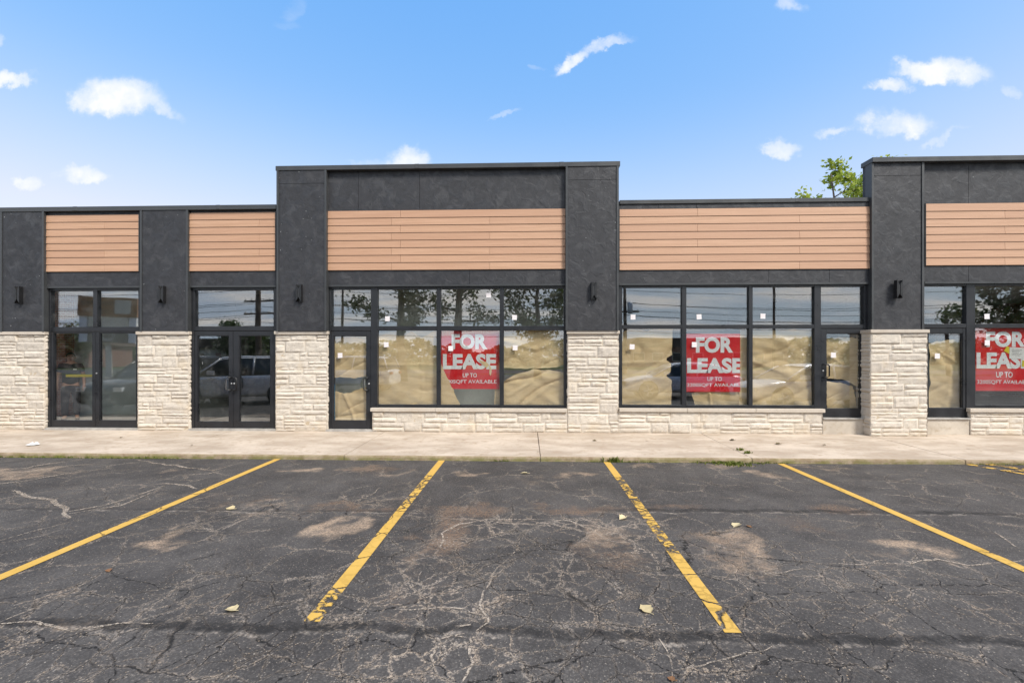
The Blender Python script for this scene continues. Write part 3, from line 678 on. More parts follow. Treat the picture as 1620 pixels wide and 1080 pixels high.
DUST = [B(530, 838, 46, 26, 1.0), B(275, 846, 55, 13, .9, .35), B(470, 744, 40, 5, .75), B(625, 747, 45, 5, .6), B(742, 748, 40, 5, .8), B(912, 749, 45, 5, .7), B(1205, 751, 40, 5.5, .75), B(1150, 850, 55, 40, .65), B(1190, 890, 60, 45, .5, -.5), B(1400, 856, 70, 15, .9, -.6), B(1450, 876, 60, 12, .5, -.5), B(957, 850, 45, 32, .7),
        B(25, 748, 110, 14, .65), B(270, 743, 40, 6, .35), B(1020, 737, 45, 4, .7), B(1160, 737, 60, 5, .8), B(700, 850, 60, 40, .35), B(1290, 738, 60, 3, .5), B(560, 742, 40, 7, .35), B(860, 760, 70, 12, .25), B(700, 905, 70, 30, .25), B(640, 790, 90, 9, .2), B(400, 800, 120, 18, .3), B(120, 985, 120, 14, .3)]
BROWN = [B(705, 840, 60, 45, .9), B(740, 806, 75, 14, .9), B(915, 805, 95, 12, .95), B(1305, 803, 60, 13, .9), B(580, 742, 40, 8, .7), B(570, 806, 130, 9, .8), B(1060, 803, 100, 7, .7), B(960, 870, 60, 50, .5), B(1150, 860, 90, 55, .4), B(640, 950, 70, 60, .3), B(1270, 830, 60, 18, .4), B(200, 800, 150, 20, .2), B(420, 790, 120, 8, .4)]
LITE = [B(700, 850, 60, 45, .7), B(760, 828, 80, 14, 1), B(850, 824, 90, 10, 1), B(940, 836, 60, 20, 1), B(990, 850, 50, 25, .8), B(660, 940, 70, 60, .8), B(760, 960, 60, 60, .6), B(700, 1035, 80, 50, 1.0), B(770, 1010, 90, 30, .9), B(600, 1030, 90, 40, .5), B(100, 985, 160, 22, .7), B(560, 790, 70, 12, .5), B(400, 810, 100, 25, .4), B(1500, 890, 110, 12, .7), B(1180, 900, 70, 50, .5), B(1060, 1040, 90, 30, .35), B(950, 915, 50, 60, .3)]
CRK = [B(800, 1010, 900, 130, .7), B(850, 880, 330, 110, .6), B(1180, 900, 260, 90, .45), B(250, 960, 400, 110, .35), B(700, 850, 160, 60, .5), B(940, 840, 130, 40, .5), B(1500, 930, 220, 70, .3), B(330, 810, 180, 40, .35), B(600, 800, 160, 24, .5), B(130, 780, 200, 26, .15)]
mb = MB(); ids = {}
A = {k: [] for k in ('dust', 'brown', 'lite', 'crack')}
for j, y in enumerate(ys):
    for i, x in enumerate(xs):
        near = -12 < x < 13 and -8.7 < y < YC+.1
        z = .012*noise.noise(Vector((x*.35, y*.35, 0))) if near else 0
        if near: z -= .012*max(0, 1-abs(y-YC)/.6)*0
        ids[i, j] = mb.av((x, y, z))
        if near: wx = x+.34*noise.fractal(Vector((x*1.7, y*1.7, 3)), 1, 2, 4)+.05*noise.noise(Vector((x*9, y*9, 1))); wy = y+.30*noise.fractal(Vector((x*1.7, y*1.7, 8)), 1, 2, 4)+.05*noise.noise(Vector((x*9, y*9, 5)))
        for k, L in (('dust', DUST), ('brown', BROWN), ('lite', LITE), ('crack', CRK)):
            A[k].append(min(1.2, sum(blob(wx, wy, b) for b in L)) if near else (.3 if k == 'crack' else 0))
for j in range(len(ys)-1):
    for i in range(len(xs)-1): mb.af((ids[i, j], ids[i+1, j], ids[i+1, j+1], ids[i, j+1]))
lot = mb.build('parking_lot', M['asphalt'], None, True, recalc=False); tag(lot, 'cracked dark asphalt parking lot with sandy patches', 'parking lot', kind='structure')
for k, v in A.items():
    at = lot.data.attributes.new(k, 'FLOAT', 'POINT'); at.data.foreach_set('value', v)
def lotz(x, y): return .012*noise.noise(Vector((x*.35, y*.35, 0)))
def ribbon(mb, pts, widths, z=.004, st=.08, wob=.0, tones=None):
    P = []
    for k in range(len(pts)-1):
        a, b = Vector(pts[k]), Vector(pts[k+1]); n = max(1, int((b-a).length/st))
        for q in range(n): P.append((a.lerp(b, q/n), widths[k]+(widths[k+1]-widths[k])*q/n, (k+q/n)/(len(pts)-1)))
    P.append((Vector(pts[-1]), widths[-1], 1.0))
    prev = None
    for k, (p, w, s) in enumerate(P):
        d = (P[min(k+1, len(P)-1)][0]-P[max(k-1, 0)][0]); d.z = 0; d.normalize(); nn = Vector((-d.y, d.x, 0))
        wv = wob*noise.fractal(Vector((p.x*3, p.y*3, 5)), 1, 2, 3)
        ww = w*(1+(.5*noise.noise(Vector((p.x*7, p.y*7, 1))) if wob else 0))
        if tones: mb.tone = tones(s)
        row = []
        for e in (-.5, 0, .5):
            v = p+nn*(wv+ww*e); v.z = lotz(v.x, v.y)+z; row.append(mb.av(v))
        if prev:
            mb.af((prev[0], row[0], row[1], prev[1])); mb.af((prev[1], row[1], row[2], prev[2]))
        prev = row
# painted bay lines
LW = .105
def pline(px0, py0, px1, py1, wear, label, ext=0.0):
    a, b = gr(px0, py0), gr(px1, py1); b = b+(b-a).normalized()*ext; mb = MB()
    ribbon(mb, [a, b], [LW, LW], .005, .06, 0, wear)
    o = mb.build('parking_line', M['paint'], lot, recalc=False); o['label'] = label
pline(446, 723.5, 0, 913, lambda s: .22 if .3 < s < .75 else .14, 'long crisp yellow bay line running off the left edge', .6)
pline(700, 727, 493, 985, lambda s: .1 if s < .22 else (.62 if s < .55 else (.35 if s < .9 else .75)), 'yellow bay line worn through by cracks, left of centre')
pline(958, 728, 1160, 1000, lambda s: .12 if s < .22 else .8 if s < .75 else .4, 'heavily flaked yellow bay line right of centre')
pline(1235, 733, 1620, 901, lambda s: .15 if s < .7 else .4, 'yellow bay line running off the right edge', 1.0)
for k, (p, q) in enumerate((((1532, 735), (1660, 757)), ((1560, 735), (1690, 752)), ((1590, 747), (1700, 741)))):
    mb = MB(); ribbon(mb, [gr(*p), gr(*q)], [.13, .13], .006+.004*k, .06, .02, lambda s: .85); o = mb.build('parking_line', M['paint'], lot, recalc=False); o['label'] = 'mostly worn-off yellow hatching near the kerb'
# pale grit caught in long cracks
CRACKS = [([(20, 775), (55, 785), (85, 790), (104, 803), (110, 819)], .04), ([(108, 808), (160, 800), (215, 784), (262, 768)], .03), ([(110, 811), (190, 800), (255, 772)], .02), ([(216, 727), (262, 735), (310, 741), (350, 745)], .03), ([(0, 744), (40, 741), (80, 733), (130, 727)], .035), ([(0, 750), (50, 745), (110, 737), (170, 732)], .03), ([(225, 768), (258, 765), (300, 768), (312, 773)], .03), ([(0, 765), (40, 760), (100, 750), (160, 742)], .03), ([(0, 855), (60, 838), (130, 822)], .012), ([(290, 752), (330, 750), (350, 746)], .02),
          ([(690, 868), (702, 845), (728, 830), (770, 822), (840, 821), (900, 824), (940, 837), (965, 855)], .035), ([(720, 842), (745, 832), (800, 829), (870, 829), (920, 838)], .02), ([(820, 866), (800, 890), (780, 910), (768, 930), (764, 955), (770, 985), (758, 1000)], .02), ([(965, 855), (985, 858), (1005, 855)], .03), ([(640, 938), (660, 925), (672, 905)], .018), ([(625, 962), (680, 963), (740, 962), (765, 975)], .018),
          ([(140, 918), (112, 935), (60, 960), (0, 984)], .018), ([(0, 986), (50, 983), (120, 990), (190, 986), (235, 991)], .03), ([(735, 1004), (690, 1012), (676, 1040), (690, 1080)], .022), ([(700, 1005), (745, 1010), (742, 1050), (730, 1080)], .025), ([(745, 990), (720, 994)], .04), ([(1440, 892), (1480, 884), (1530, 893), (1575, 890), (1620, 886)], .03), ([(1575, 842), (1592, 853), (1607, 866)], .03), ([(1180, 915), (1230, 905), (1290, 895), (1350, 891), (1420, 882)], .015), ([(1040, 1010), (1060, 1050), (1066, 1080)], .016), ([(1000, 1062), (1090, 1062), (1160, 1040), (1220, 1020)], .014), ([(720, 790), (745, 778), (770, 773)], .02), ([(560, 795), (595, 780), (600, 772)], .02), ([(500, 783), (470, 790), (430, 800), (400, 803)], .015), ([(1330, 905), (1400, 900), (1470, 903)], .008)]
mb = MB()
for k, (pts, w) in enumerate(CRACKS):
    n = len(pts); w *= 1.5 if k < 10 else .72; ribbon(mb, [gr(*p) for p in pts], [w*(.5 if q in (0, n-1) else 1) for q in range(n)], .004+.0006*(k % 5), .05, .05)
o = mb.build('crack_grit', M['grit'], lot, recalc=False)

# pavement slabs, kerb
JX = [gr(a, 722, .08).x for a in (540, 855, 1185)]; sp = (JX[2]-JX[0])/2
joints = [JX[0]-sp*k for k in range(5, 0, -1)]+JX+[JX[2]+sp*k for k in range(1, 5)]
mb = MB(); mb.box(joints[0]+.02, joints[-1]-.02, YC+.03, .29, -.05, .060)
for a, b in zip(joints, joints[1:]):
    g = .007
    def fn(s, t, a=a, b=b):
        y = YC+.012+(.285-YC)*t; return (a+g+(b-a-2*g)*s, y, .078+(GZ-.078)*t+.004*noise.noise(Vector((a+s*4, t*3, 2))))
    top = mb.grid(fn, 12, 8)
    lo = [mb.av((mb.v[i][0], mb.v[i][1], .0)) for i in top[0]]
    for k in range(12): mb.af((lo[k], lo[k+1], top[0][k+1], top[0][k]))
    for side in (0, -1):
        c = [r_[side] for r_ in top]; d = [mb.av((mb.v[i][0], mb.v[i][1], .03)) for i in c]
        for k in range(8): mb.af((c[k], c[k+1], d[k+1], d[k]))
walk = mb.build('sidewalk', M['walk'], None, False); tag(walk, 'worn beige concrete sidewalk along the shopfronts', 'sidewalk', kind='structure')
mb = MB()
for a, b in zip(joints, joints[1:]):
    prof = [(YC-.012, -.03), (YC-.008, .045), (YC+.000, .068), (YC+.011, .0765), (YC+.011, -.03)]
    n = 50
    rows = []
    for k in range(n+1):
        x = a+.006+(b-a-.012)*k/n; e = .010*noise.fractal(Vector((x*5, 0, 3)), 1, 2, 3)
        rows.append([mb.av((x, y+(e if q < 3 else 0), z)) for q, (y, z) in enumerate(prof)])
    for r0, r1 in zip(rows, rows[1:]):
        for q in range(4): mb.af((r0[q], r1[q], r1[q+1], r0[q+1]))
kerb = mb.build('kerb', M['curb'], None); tag(kerb, 'mossy brown kerb face between lot and sidewalk', 'kerb', kind='structure')
# far ground, street
mb = MB(); mb.quad((-900, -900, -.03), (900, -900, -.03), (900, 900, -.03), (-900, 900, -.03)); tag(mb.build('ground', M['grass']), 'grassy ground around the lot', 'ground', kind='structure')
mb = MB(); mb.quad((-400, -47, -.012), (400, -47, -.012), (400, -35, -.012), (-400, -35, -.012)); rd = tag(mb.build('road', M['road']), 'two lane road beyond the parking lot', 'road', kind='structure')

# ------------------------------------------------------------------ weeds and litter
def blades(mb, x, y, z, n, h, spread, rnd):
    for _ in range(n):
        mb.tone = rnd.random(); a = rnd.uniform(0, 6.283); r_ = spread*abs(rnd.gauss(0, .6)); bx, by = x+r_*math.cos(a), min(y+.0+.35*r_*math.sin(a), YC-.012 if z < .03 else 9)
        hh = h*rnd.uniform(.4, 1.1); w = rnd.uniform(.003, .007)*(1+h*4); dx, dy = rnd.uniform(-.6, .6)*hh, rnd.uniform(-.5, .35)*hh
        t_ = rnd.uniform(0, 3.14); wx, wy = w*math.cos(t_), w*math.sin(t_)
        p = [mb.av(q) for q in ((bx-wx, by-wy, z), (bx+wx, by+wy, z), (bx+dx*.4+wx, by+dy*.4+wy, z+hh*.6), (bx+dx*.4-wx, by+dy*.4-wy, z+hh*.6), (bx+dx, by+dy, z+hh))]
        mb.af((p[0], p[1], p[2], p[3])); mb.af((p[3], p[2], p[4]))
rnd = random.Random(5); mb = MB()
x = -11.5
while x < 13:
    px = 834+(x)*720/(YC+D)*1.0
    den = .35
    if px < 280: den = .95
    if 930 < px < 1040 or 1090 < px < 1240: den = .8
    if px > 1500: den = .7
    if noise.noise(Vector((x*1.3, 9, 0)))*.5+.5 < den:
        blades(mb, x, YC-.02, 0, rnd.randint(3, 9), rnd.uniform(.012, .045), .05, rnd)
    x += rnd.uniform(.02, .07)
tag(mb.build('grass', M['weed'], None, recalc=False), 'short weeds and moss growing along the kerb foot', 'grass', kind='stuff')
def weed(px, py, z, n, h, sp, label):
    g = gr(px, py, z); mb = MB(); r2 = random.Random(int(px)); blades(mb, 0, -99, 0, 0, h, sp, r2)
    for _ in range(n):
        mb.tone = r2.random(); a = r2.uniform(0, 6.283); q = sp*abs(r2.gauss(0, .5)); bx, by = q*math.cos(a), q*math.sin(a)*.35
        hh = h*r2.uniform(.4, 1.1); w = r2.uniform(.004, .009); dx, dy = r2.uniform(-.7, .7)*hh, r2.uniform(-.5, .3)*hh
        t_ = r2.uniform(0, 3.14); wx, wy = w*math.cos(t_), w*math.sin(t_)
        p = [mb.av(q_) for q_ in ((bx-wx, by-wy, 0), (bx+wx, by+wy, 0), (bx+dx*.4+wx*1.6, by+dy*.4+wy*1.6, hh*.6), (bx+dx*.4-wx*1.6, by+dy*.4-wy*1.6, hh*.6), (bx+dx, by+dy, hh))]
        mb.af((p[0], p[1], p[2], p[3])); mb.af((p[3], p[2], p[4]))
    o = mb.build('weed_tuft', M['weed'], None, recalc=False); o.location = g; tag(o, label, 'weed', 'weeds by the kerb')
weed(972, 731, 0, 60, .10, .14, 'upright green weed tuft just right of the worn yellow line top')
weed(1160, 735, 0, 150, .055, .42, 'wide low green weed patch at the kerb beside a sandy hollow')
weed(1140, 733, 0, 60, .05, .22, 'small green weed clump left of the wide weed patch')
weed(1172, 712, .09, 40, .045, .10, 'tiny weeds sprouting from the slanting sidewalk joint')
weed(1183, 717, .085, 40, .05, .07, 'tiny weeds at the kerb end of the slanting sidewalk joint')
weed(577, 721, 0, 25, .06, .08, 'small weed tuft at the kerb below the centre shop door')
weed(1600, 733, 0, 60, .06, .25, 'weed tuft at the kerb near the right edge of the picture')
def leaf(px, py, size, rot, mat, label, curl=.3, z=0.0):
    g = gr(px, py, z); mb = MB(); mb.tone = random.random()
    prof = [0, .34, .52, .46, .60, .40, .28, .12, 0]
    def fn(s, t):
        k = t*8; i = min(7, int(k)); w = prof[i]+(prof[i+1]-prof[i])*(k-i); u = (s-.5)*2
        return (u*w*size, (t-.5)*size*1.3, .006+size*curl*(u*u*w*1.2+.35*(t-.3)**2)+.05*size*noise.noise(Vector((u*2, t*4, px))))
    mb.grid(fn, 6, 16); o = mb.build('fallen_leaf', M[mat], None, True, recalc=False); o.location = (g.x, g.y, g.z+lotz(g.x, g.y)*(z == 0)); o.rotation_euler = (random.uniform(-.15, .15), random.uniform(-.15, .15), rot)
    st = MB(); st.tube([(0, -.65*size, .008), (.05*size, -.95*size, .012)], .003, 5); st.build('leaf_stem', M[mat], o)
    tag(o, label, 'leaf', 'dry leaves scattered on the asphalt')
leaf(366, 966, .075, 1.1, 'dryleaf', 'pale curled leaf on open asphalt, left of the worn yellow line', .35)
leaf(1021, 963, .085, .4, 'dryleaf', 'largest pale leaf, between the worn lines in the foreground', .25)
leaf(364, 805, .085, 1.4, 'dryleaf', 'pale leaf midway between the left long line and the worn line', .3)
leaf(985, 820, .08, 2.2, 'dryleaf', 'greenish folded leaf near the white cracked arc', .5)
leaf(1166, 831, .085, -.9, 'dryleaf', 'pale leaf right of the flaked yellow line', .3)
leaf(1184, 833, .045, .3, 'brownleaf', 'small orange brown leaf next to a pale leaf', .3)
leaf(829, 749, .09, 1.5, 'dryleaf', 'cream leaf near the kerb in the middle bay', .3)
leaf(172, 902, .04, .8, 'brownleaf', 'tiny brown leaf touching the left yellow line', .3)
leaf(1062, 1075, .035, .8, 'brownleaf', 'tiny orange leaf at the bottom edge of the picture', .3)
leaf(953, 727, .07, .8, 'dryleaf', 'yellow leaf at the kerb by the flaked line top', .3)
for px, py, sz, rot, lb in ((192, 692, .05, .4, 'dark dry leaf on the sidewalk below the leftmost doors'), (1158, 696.5, .075, 1.2, 'dark dry leaf on the sidewalk just above the slanting joint'), (1231, 702.5, .085, 1.7, 'largest dark leaf on the sidewalk, right of the slanting joint'), (1303, 704, .05, .2, 'dark leaf on the sidewalk below the door with the step'), (940, 697, .06, 1.3, 'brown leaf on the sidewalk below the middle pier'), (303, 704, .04, .9, 'tiny brown leaf on the sidewalk below the double doors')):
    leaf(px, py, sz, rot, 'darkleaf', lb, .35, .1)
def litter(px, py, sx, sy, z, label):
    g = gr(px, py, z); mb = MB()
    mb.grid(lambda s, t: ((s-.5)*sx*(1-.5*abs(t-.5)), (t-.5)*sy*(1-.6*abs(s-.5)), .006+.6*sy*max(0, noise.fractal(Vector((s*3+px, t*3, 1)), 1, 2, 3))*math.sin(math.pi*s)*math.sin(math.pi*t)+.0), 12, 8)
    o = mb.build('paper_scrap', M['paper'], None, False, recalc=False); o.location = g; tag(o, label, 'litter')
litter(52, 703, .21, .17, .1, 'crumpled white paper on the sidewalk by the left pier')
litter(1327, 731, .20, .08, .003, 'flat white scrap lying along the kerb on the right')
litter(758, 726, .14, .10, .003, 'small white scrap at the kerb beside the worn yellow line top')
mb = MB()
for k in range(4):
    r3 = random.Random(k+3); c = Vector((r3.uniform(-.1, .16), r3.uniform(-.05, .05), .03)); rr = (.085, .05, .045, .035)[k]
    mb.grid(lambda s, t: c+Vector((rr*math.cos(6.283*s)*math.sin(3.14159*t), rr*.8*math.sin(6.283*s)*math.sin(3.14159*t), rr*.55*math.cos(3.14159*t)))*(1+.4*noise.noise(Vector((math.cos(6.283*s)*2+k, math.sin(6.283*s)*2, t*3)))), 10, 7)
o = mb.build('concrete_rubble', M['step']); o.location = gr(1187, 729, 0); tag(o, 'broken lump of pale concrete at the sidewalk joint', 'rubble')

# ------------------------------------------------------------------ wall lights
def wall_light(px, py, y, label):
    c = hit(px, py, y); t = thing('wall_light', label, 'wall light', (c.x, y, c.z), 0, 'black wall lights on the stucco pilasters')
    w, h, d = .056, .183, .085
    b = MB(); b.box(-w, w, -.022, 0, -h, h); b.build('back_plate', M['lamp'], t)
    for s in (-1, 1):
        f_ = MB(); f_.prism([(s*w, -h), (s*.012, -h+.075), (s*.012, h-.075), (s*w, h)], -d, -.0225); f_.build('side_fin', M['lamp'], t)
    c_ = MB(); c_.box(-.011, .011, -.075, -.0225, -h+.085, h-.085); c_.build('lamp_body', M['metal'], t)
wall_light(33, 467, YP, 'black wall light on the leftmost pilaster in view'); wall_light(259, 466, YP, 'black wall light on the pilaster between the two low left bays')
wall_light(475, 464, -.09, 'black wall light on the left pilaster of the tall centre parapet'); wall_light(939, 460.5, -.09, 'black wall light on the right pilaster of the tall centre parapet'); wall_light(1418.5, 458, -.11, 'black wall light on the pilaster of the right tall parapet')

# ------------------------------------------------------------------ paper and signs behind the glass
def interp(pts, s):
    xs_ = [p[0] for p in pts]; x = xs_[0]+(xs_[-1]-xs_[0])*s
    for a, b in zip(pts, pts[1:]):
        if x <= b[0]+1e-9: return x, a[1]+(b[1]-a[1])*((x-a[0])/max(1e-6, b[0]-a[0]))
    return x, pts[-1][1]
def kraft(top, bot, label, y=0.135, seed=0, amp=.016, creases=(), left=None, right=None):
    mb = MB()
    def fn(s, t):
        a, b = interp(bot, s), interp(top, s); px = a[0]+(b[0]-a[0])*t; py = a[1]+(b[1]-a[1])*t
        if left: px += (1-s)*interp(left, 1-t)[1]
        if right: px += s*interp(right, 1-t)[1]
        e = min(s, 1-s, t, 1-t)
        if e < 1e-6: px += 1.3*noise.noise(Vector((s*9+seed, t*9, 0))); py += 1.6*noise.noise(Vector((s*7, t*9+seed, 4)))
        p = hit(px, py, y)
        w = noise.fractal(Vector((p.x*1.3+seed, p.z*2.6+p.x*1.1, seed)), 1, 2, 2)*1.3; r_ = 1-abs(noise.noise(Vector((p.x*.9+seed*3, p.z*2.4-p.x*1.2, 7))))*2.4
        dy = amp*1.25*(w+1.3*max(0, r_)**4)
        for (cx0, cy0, cx1, cy1, wd, am) in creases:
            dx, dz = cx1-cx0, cy1-cy0; L = math.hypot(dx, dz); u = ((px-cx0)*dx+(py-cy0)*dz)/L/L
            if -.1 < u < 1.1:
                d_ = abs((px-cx0)*-dz+(py-cy0)*dx)/L
                if d_ < wd: dy -= am*(1-d_/wd)
        p.y = max(0.1015, y+dy); return p
    mb.grid(fn, 44, 52); o = mb.build('kraft_paper', M['kraft'], None, True, recalc=False)
    tag(o, label, 'paper', 'brown kraft paper covering the shop windows'); return o
kraft([(527, 536), (540, 534), (560, 533), (577, 537), (579.5, 545)], [(527, 596), (560, 598), (579.5, 595)], 'upper kraft sheet behind the centre shop door', seed=1)
kraft([(529, 618), (545, 622), (556, 620), (579, 611)], [(529, 665), (579, 665)], 'lower crumpled kraft sheet behind the centre shop door', seed=2, amp=.025, creases=[(545, 625, 560, 663, 4, .02), (536, 622, 533, 660, 3, .008)])
kraft([(596, 532), (610, 528), (640, 531), (650, 524), (668, 534), (691, 521)], [(596, 643), (640, 642), (691, 643)], 'large kraft sheet beside the centre shop door, nearest window pane', seed=3, creases=[(598, 577, 690, 577, 2.5, .02), (668, 577, 668, 630, 2, .008)])
kraft([(784, 521), (791.5, 521)], [(782, 643), (791.5, 643)], 'narrow kraft strip right of the left red lease sign', seed=4, amp=.006, y=.14)
kraft([(696, 573), (697.5, 575), (699, 579)], [(696, 642), (715, 641), (728, 640)], 'triangular kraft sheet hanging over the corner of the left red sign', y=0.1035, seed=5, amp=.002)
kraft([(796, 521), (830, 521), (893, 520)], [(796, 582), (850, 583), (880, 581), (893, 576)], 'upper kraft sheet in the pane beside the middle stone pier', seed=6, creases=[(800, 540, 845, 552, 6, .02), (845, 552, 892, 538, 6, .02)])
kraft([(796, 603), (815, 592), (845, 584), (870, 585), (893, 589)], [(796, 643), (850, 642), (893, 640)], 'lower arched kraft sheet beside the middle stone pier', seed=7, amp=.028, creases=[(805, 625, 840, 605, 4, .02), (830, 640, 870, 610, 5, .02)])
kraft([(983, 526), (992, 521), (1020, 523), (1045, 520), (1064, 519)], [(983, 642), (1030, 641), (1062, 640)], 'kraft sheet with a ragged edge right of the middle stone pier', seed=8, creases=[(985, 574, 1062, 572, 3, .02), (990, 590, 1060, 600, 5, .008)], right=[(0, 0), (.35, 0), (.38, -8), (.42, -9), (.46, -1), (.58, -2), (.62, -9), (.68, 0), (1, 0)])
kraft([(1171, 521), (1186.5, 521)], [(1169, 643), (1186.5, 643)], 'narrow kraft strip right of the middle red lease sign', seed=9, amp=.008, y=.14)
kraft([(1094, 622), (1120, 615), (1150, 612), (1172, 600)], [(1100, 641), (1140, 642), (1172, 642)], 'slumped kraft sheet below the middle red lease sign', seed=10, amp=.03, y=0.152, creases=[(1122, 620, 1124, 640, 3, .03)])
kraft([(1190, 522), (1230, 522), (1260, 521), (1289, 521)], [(1190, 643), (1289, 643)], 'wide sagging kraft sheet left of the door with the step', seed=11, amp=.024, creases=[(1191, 572, 1240, 590, 3, .03), (1240, 590, 1288, 578, 6, .02), (1195, 545, 1240, 555, 8, .02)])
kraft([(1308, 536), (1330, 533), (1359, 535)], [(1308, 598), (1335, 600), (1358, 612)], 'upper kraft sheet behind the door with the concrete step', seed=12, creases=[(1310, 560, 1330, 575, 4, .02)])
kraft([(1308, 603), (1335, 606), (1350, 612)], [(1308, 646), (1357, 646)], 'lower kraft sheet behind the door with the concrete step', seed=13, amp=.012, y=0.152)
kraft([(1471, 543), (1495, 538), (1515, 536), (1524.5, 534)], [(1470, 646), (1500, 646), (1522, 644)], 'kraft sheet behind the door right of the right pier', seed=14, amp=.022, creases=[(1485, 555, 1508, 570, 3, .02), (1505, 560, 1500, 640, 6, .008)])
# blue masking tape on the door paper
mb = MB(); a, b = hit(527.5, 608, .10), hit(530, 665, .10); mb.box(a.x, b.x, 0.0995, 0.1015, b.z, a.z); o = mb.build('masking_tape', M['bluetape']); tag(o, 'strip of blue masking tape down the centre shop door glass', 'tape')

def text_mesh(body, x0, x1, z0, z1, y, bold=.02, clip=None):
    cu = bpy.data.curves.new('lettering', 'FONT'); cu.body = body; cu.size = 1; cu.offset = bold; cu.resolution_u = 4; cu.extrude = 0
    ob = bpy.data.objects.new('lettering', cu); COL.objects.link(ob); bpy.context.view_layer.update()
    me = bpy.data.meshes.new_from_object(ob.evaluated_get(bpy.context.evaluated_depsgraph_get())); bpy.data.objects.remove(ob); bpy.data.curves.remove(cu)
    X_ = [v.co.x for v in me.vertices]; Y_ = [v.co.y for v in me.vertices]; ax, bx, ay, by = min(X_), max(X_), min(Y_), max(Y_)
    for v in me.vertices: v.co = (x0+(v.co.x-ax)/(bx-ax)*(x1-x0), y, z0+(v.co.y-ay)/(by-ay)*(z1-z0))
    if clip is not None:
        bm = bmesh.new(); bm.from_mesh(me); bmesh.ops.bisect_plane(bm, geom=bm.verts[:]+bm.edges[:]+bm.faces[:], plane_co=(clip, 0, 0), plane_no=(1, 0, 0), clear_outer=True); bm.to_mesh(me); bm.free()
    return me
def sign(board, words, label, group='red for lease signs in the shop windows', clip=None):
    px0, py0, px1, py1 = board; y = 0.112; ys_ = 0.1095
    a, b = hit(px0, py1, y), hit(px1, py0, y)
    t = thing('lease_sign', label, 'sign', (a.x, y, a.z), 0, group)
    mb = MB(); mb.box(0, b.x-a.x, 0, .006, 0, b.z-a.z); mb.build('sign_board', M['red'], t)
    for w, x0, z0, x1, z1, bold in words:
        p, q = hit(x0, z1, ys_), hit(x1, z0, ys_)
        me = text_mesh(w, p.x-a.x, q.x-a.x, p.z-a.z, q.z-a.z, ys_-y, bold, (b.x-a.x-.004) if clip else None)
        me.materials.append(M['white']); o = bpy.data.objects.new('lettering', me); COL.objects.link(o); o.parent = t
    return t
sign((697, 522.5, 790, 615), [('FOR', 714.5, 528, 771, 552.5, .046), ('LEASE', 700.5, 559.5, 785, 584, .046), ('UP TO', 732, 590, 754.5, 596.5, .012), ('3200SQFT AVAILABLE', 699, 600.5, 785.5, 607.2, .008)], 'red FOR LEASE sign half covered by a kraft paper triangle')
sign((1085, 527.5, 1171, 619.5), [('FOR', 1101, 533, 1160, 558, .046), ('LEASE', 1087, 566, 1175, 590, .046), ('UP TO', 1119, 596, 1142, 602.5, .012), ('3200SQFT AVAILABLE', 1087, 606, 1175, 612.2, .008)], 'red FOR LEASE sign with its right edge cutting the last letters', clip=True)
sign((1543.5, 518, 1633, 618), [('FOR', 1560, 524, 1622, 549, .046), ('LEASE', 1545, 557, 1631, 583, .046), ('UP TO', 1576, 588, 1602, 597, .012), ('3200SQFT AVAILABLE', 1546, 601, 1631, 608, .008)], 'red FOR LEASE sign with a white notice taped across it')
def flat(name, px0, py0, px1, py1, y, mat, rot=0):
    a, b = hit(px0, py1, y), hit(px1, py0, y); c = (a+b)/2; w, h = (b.x-a.x)/2, (b.z-a.z)/2
    mb = MB(); mb.box(-w, w, -.0006, .0006, -h, h); o = mb.build(name, M[mat]); o.location = c; o.rotation_euler = (0, rot, 0); return o
o = flat('paper_notice', 1597, 549.5, 1620, 567.5, 0.1055, 'paper', .04); tag(o, 'white notice taped over the right red lease sign', 'notice')
for k in range(5):
    z = .07-.03*k; mb = MB(); mb.box(-.10, .10-.03*(k % 3), -.0022, -.001, z, z+.006); q = mb.build('print_line', M['signdark'], o)
o = flat('yellow_note', 1590, 549, 1600.5, 558, 0.1075, 'yellow', .5); tag(o, 'yellow note tucked behind the white notice', 'note')
o = flat('yellow_note', 1617, 570, 1624, 580, 0.1065, 'yellow', .1); tag(o, 'pale yellow note below the white notice', 'note')
# torn kraft scraps over the last letters of the left sign
for pts in ([(757, 569), (763, 571), (769, 572), (774, 577), (770, 582), (764, 577)], [(774, 577), (777, 582), (778, 586), (776.5, 594), (774.5, 592)]):
    mb = MB(); mb.prism([(hit(a, b, 0.1035).x, hit(a, b, 0.1035).z) for a, b in pts], 0.1028, 0.1038); o = mb.build('kraft_scrap', M['kraft']); tag(o, 'torn kraft scrap stuck over the letters of the left lease sign' if pts[0][0] < 760 else 'narrow kraft scrap hanging from the last letter of the left lease sign', 'paper scrap')
ST = [(613, 504, 'the upper pane next to the centre shop door'), (773, 466.5, 'top corner of the pane above the left lease sign'), (814, 502, 'upper pane beside the middle pier'), (611, 545, 'glass over the large kraft sheet by the centre door'), (713, 551, 'left lease sign beside its F'), (815, 550, 'upper kraft sheet beside the middle pier'), (538, 562, 'centre shop door'),
      (1001.5, 501.5, 'upper pane just right of the middle pier'), (1106, 501, 'upper pane above the middle lease sign'), (1207, 500, 'upper pane above the sagging kraft sheet'), (1000, 548.5, 'ragged kraft sheet right of the middle pier'), (1098.5, 545, 'middle lease sign beside its F'), (1318.5, 561.5, 'door with the concrete step'), (1561.5, 500.5, 'upper pane above the right lease sign'), (1483, 563, 'door right of the right pier'), (1562, 542, 'right lease sign beside its F')]
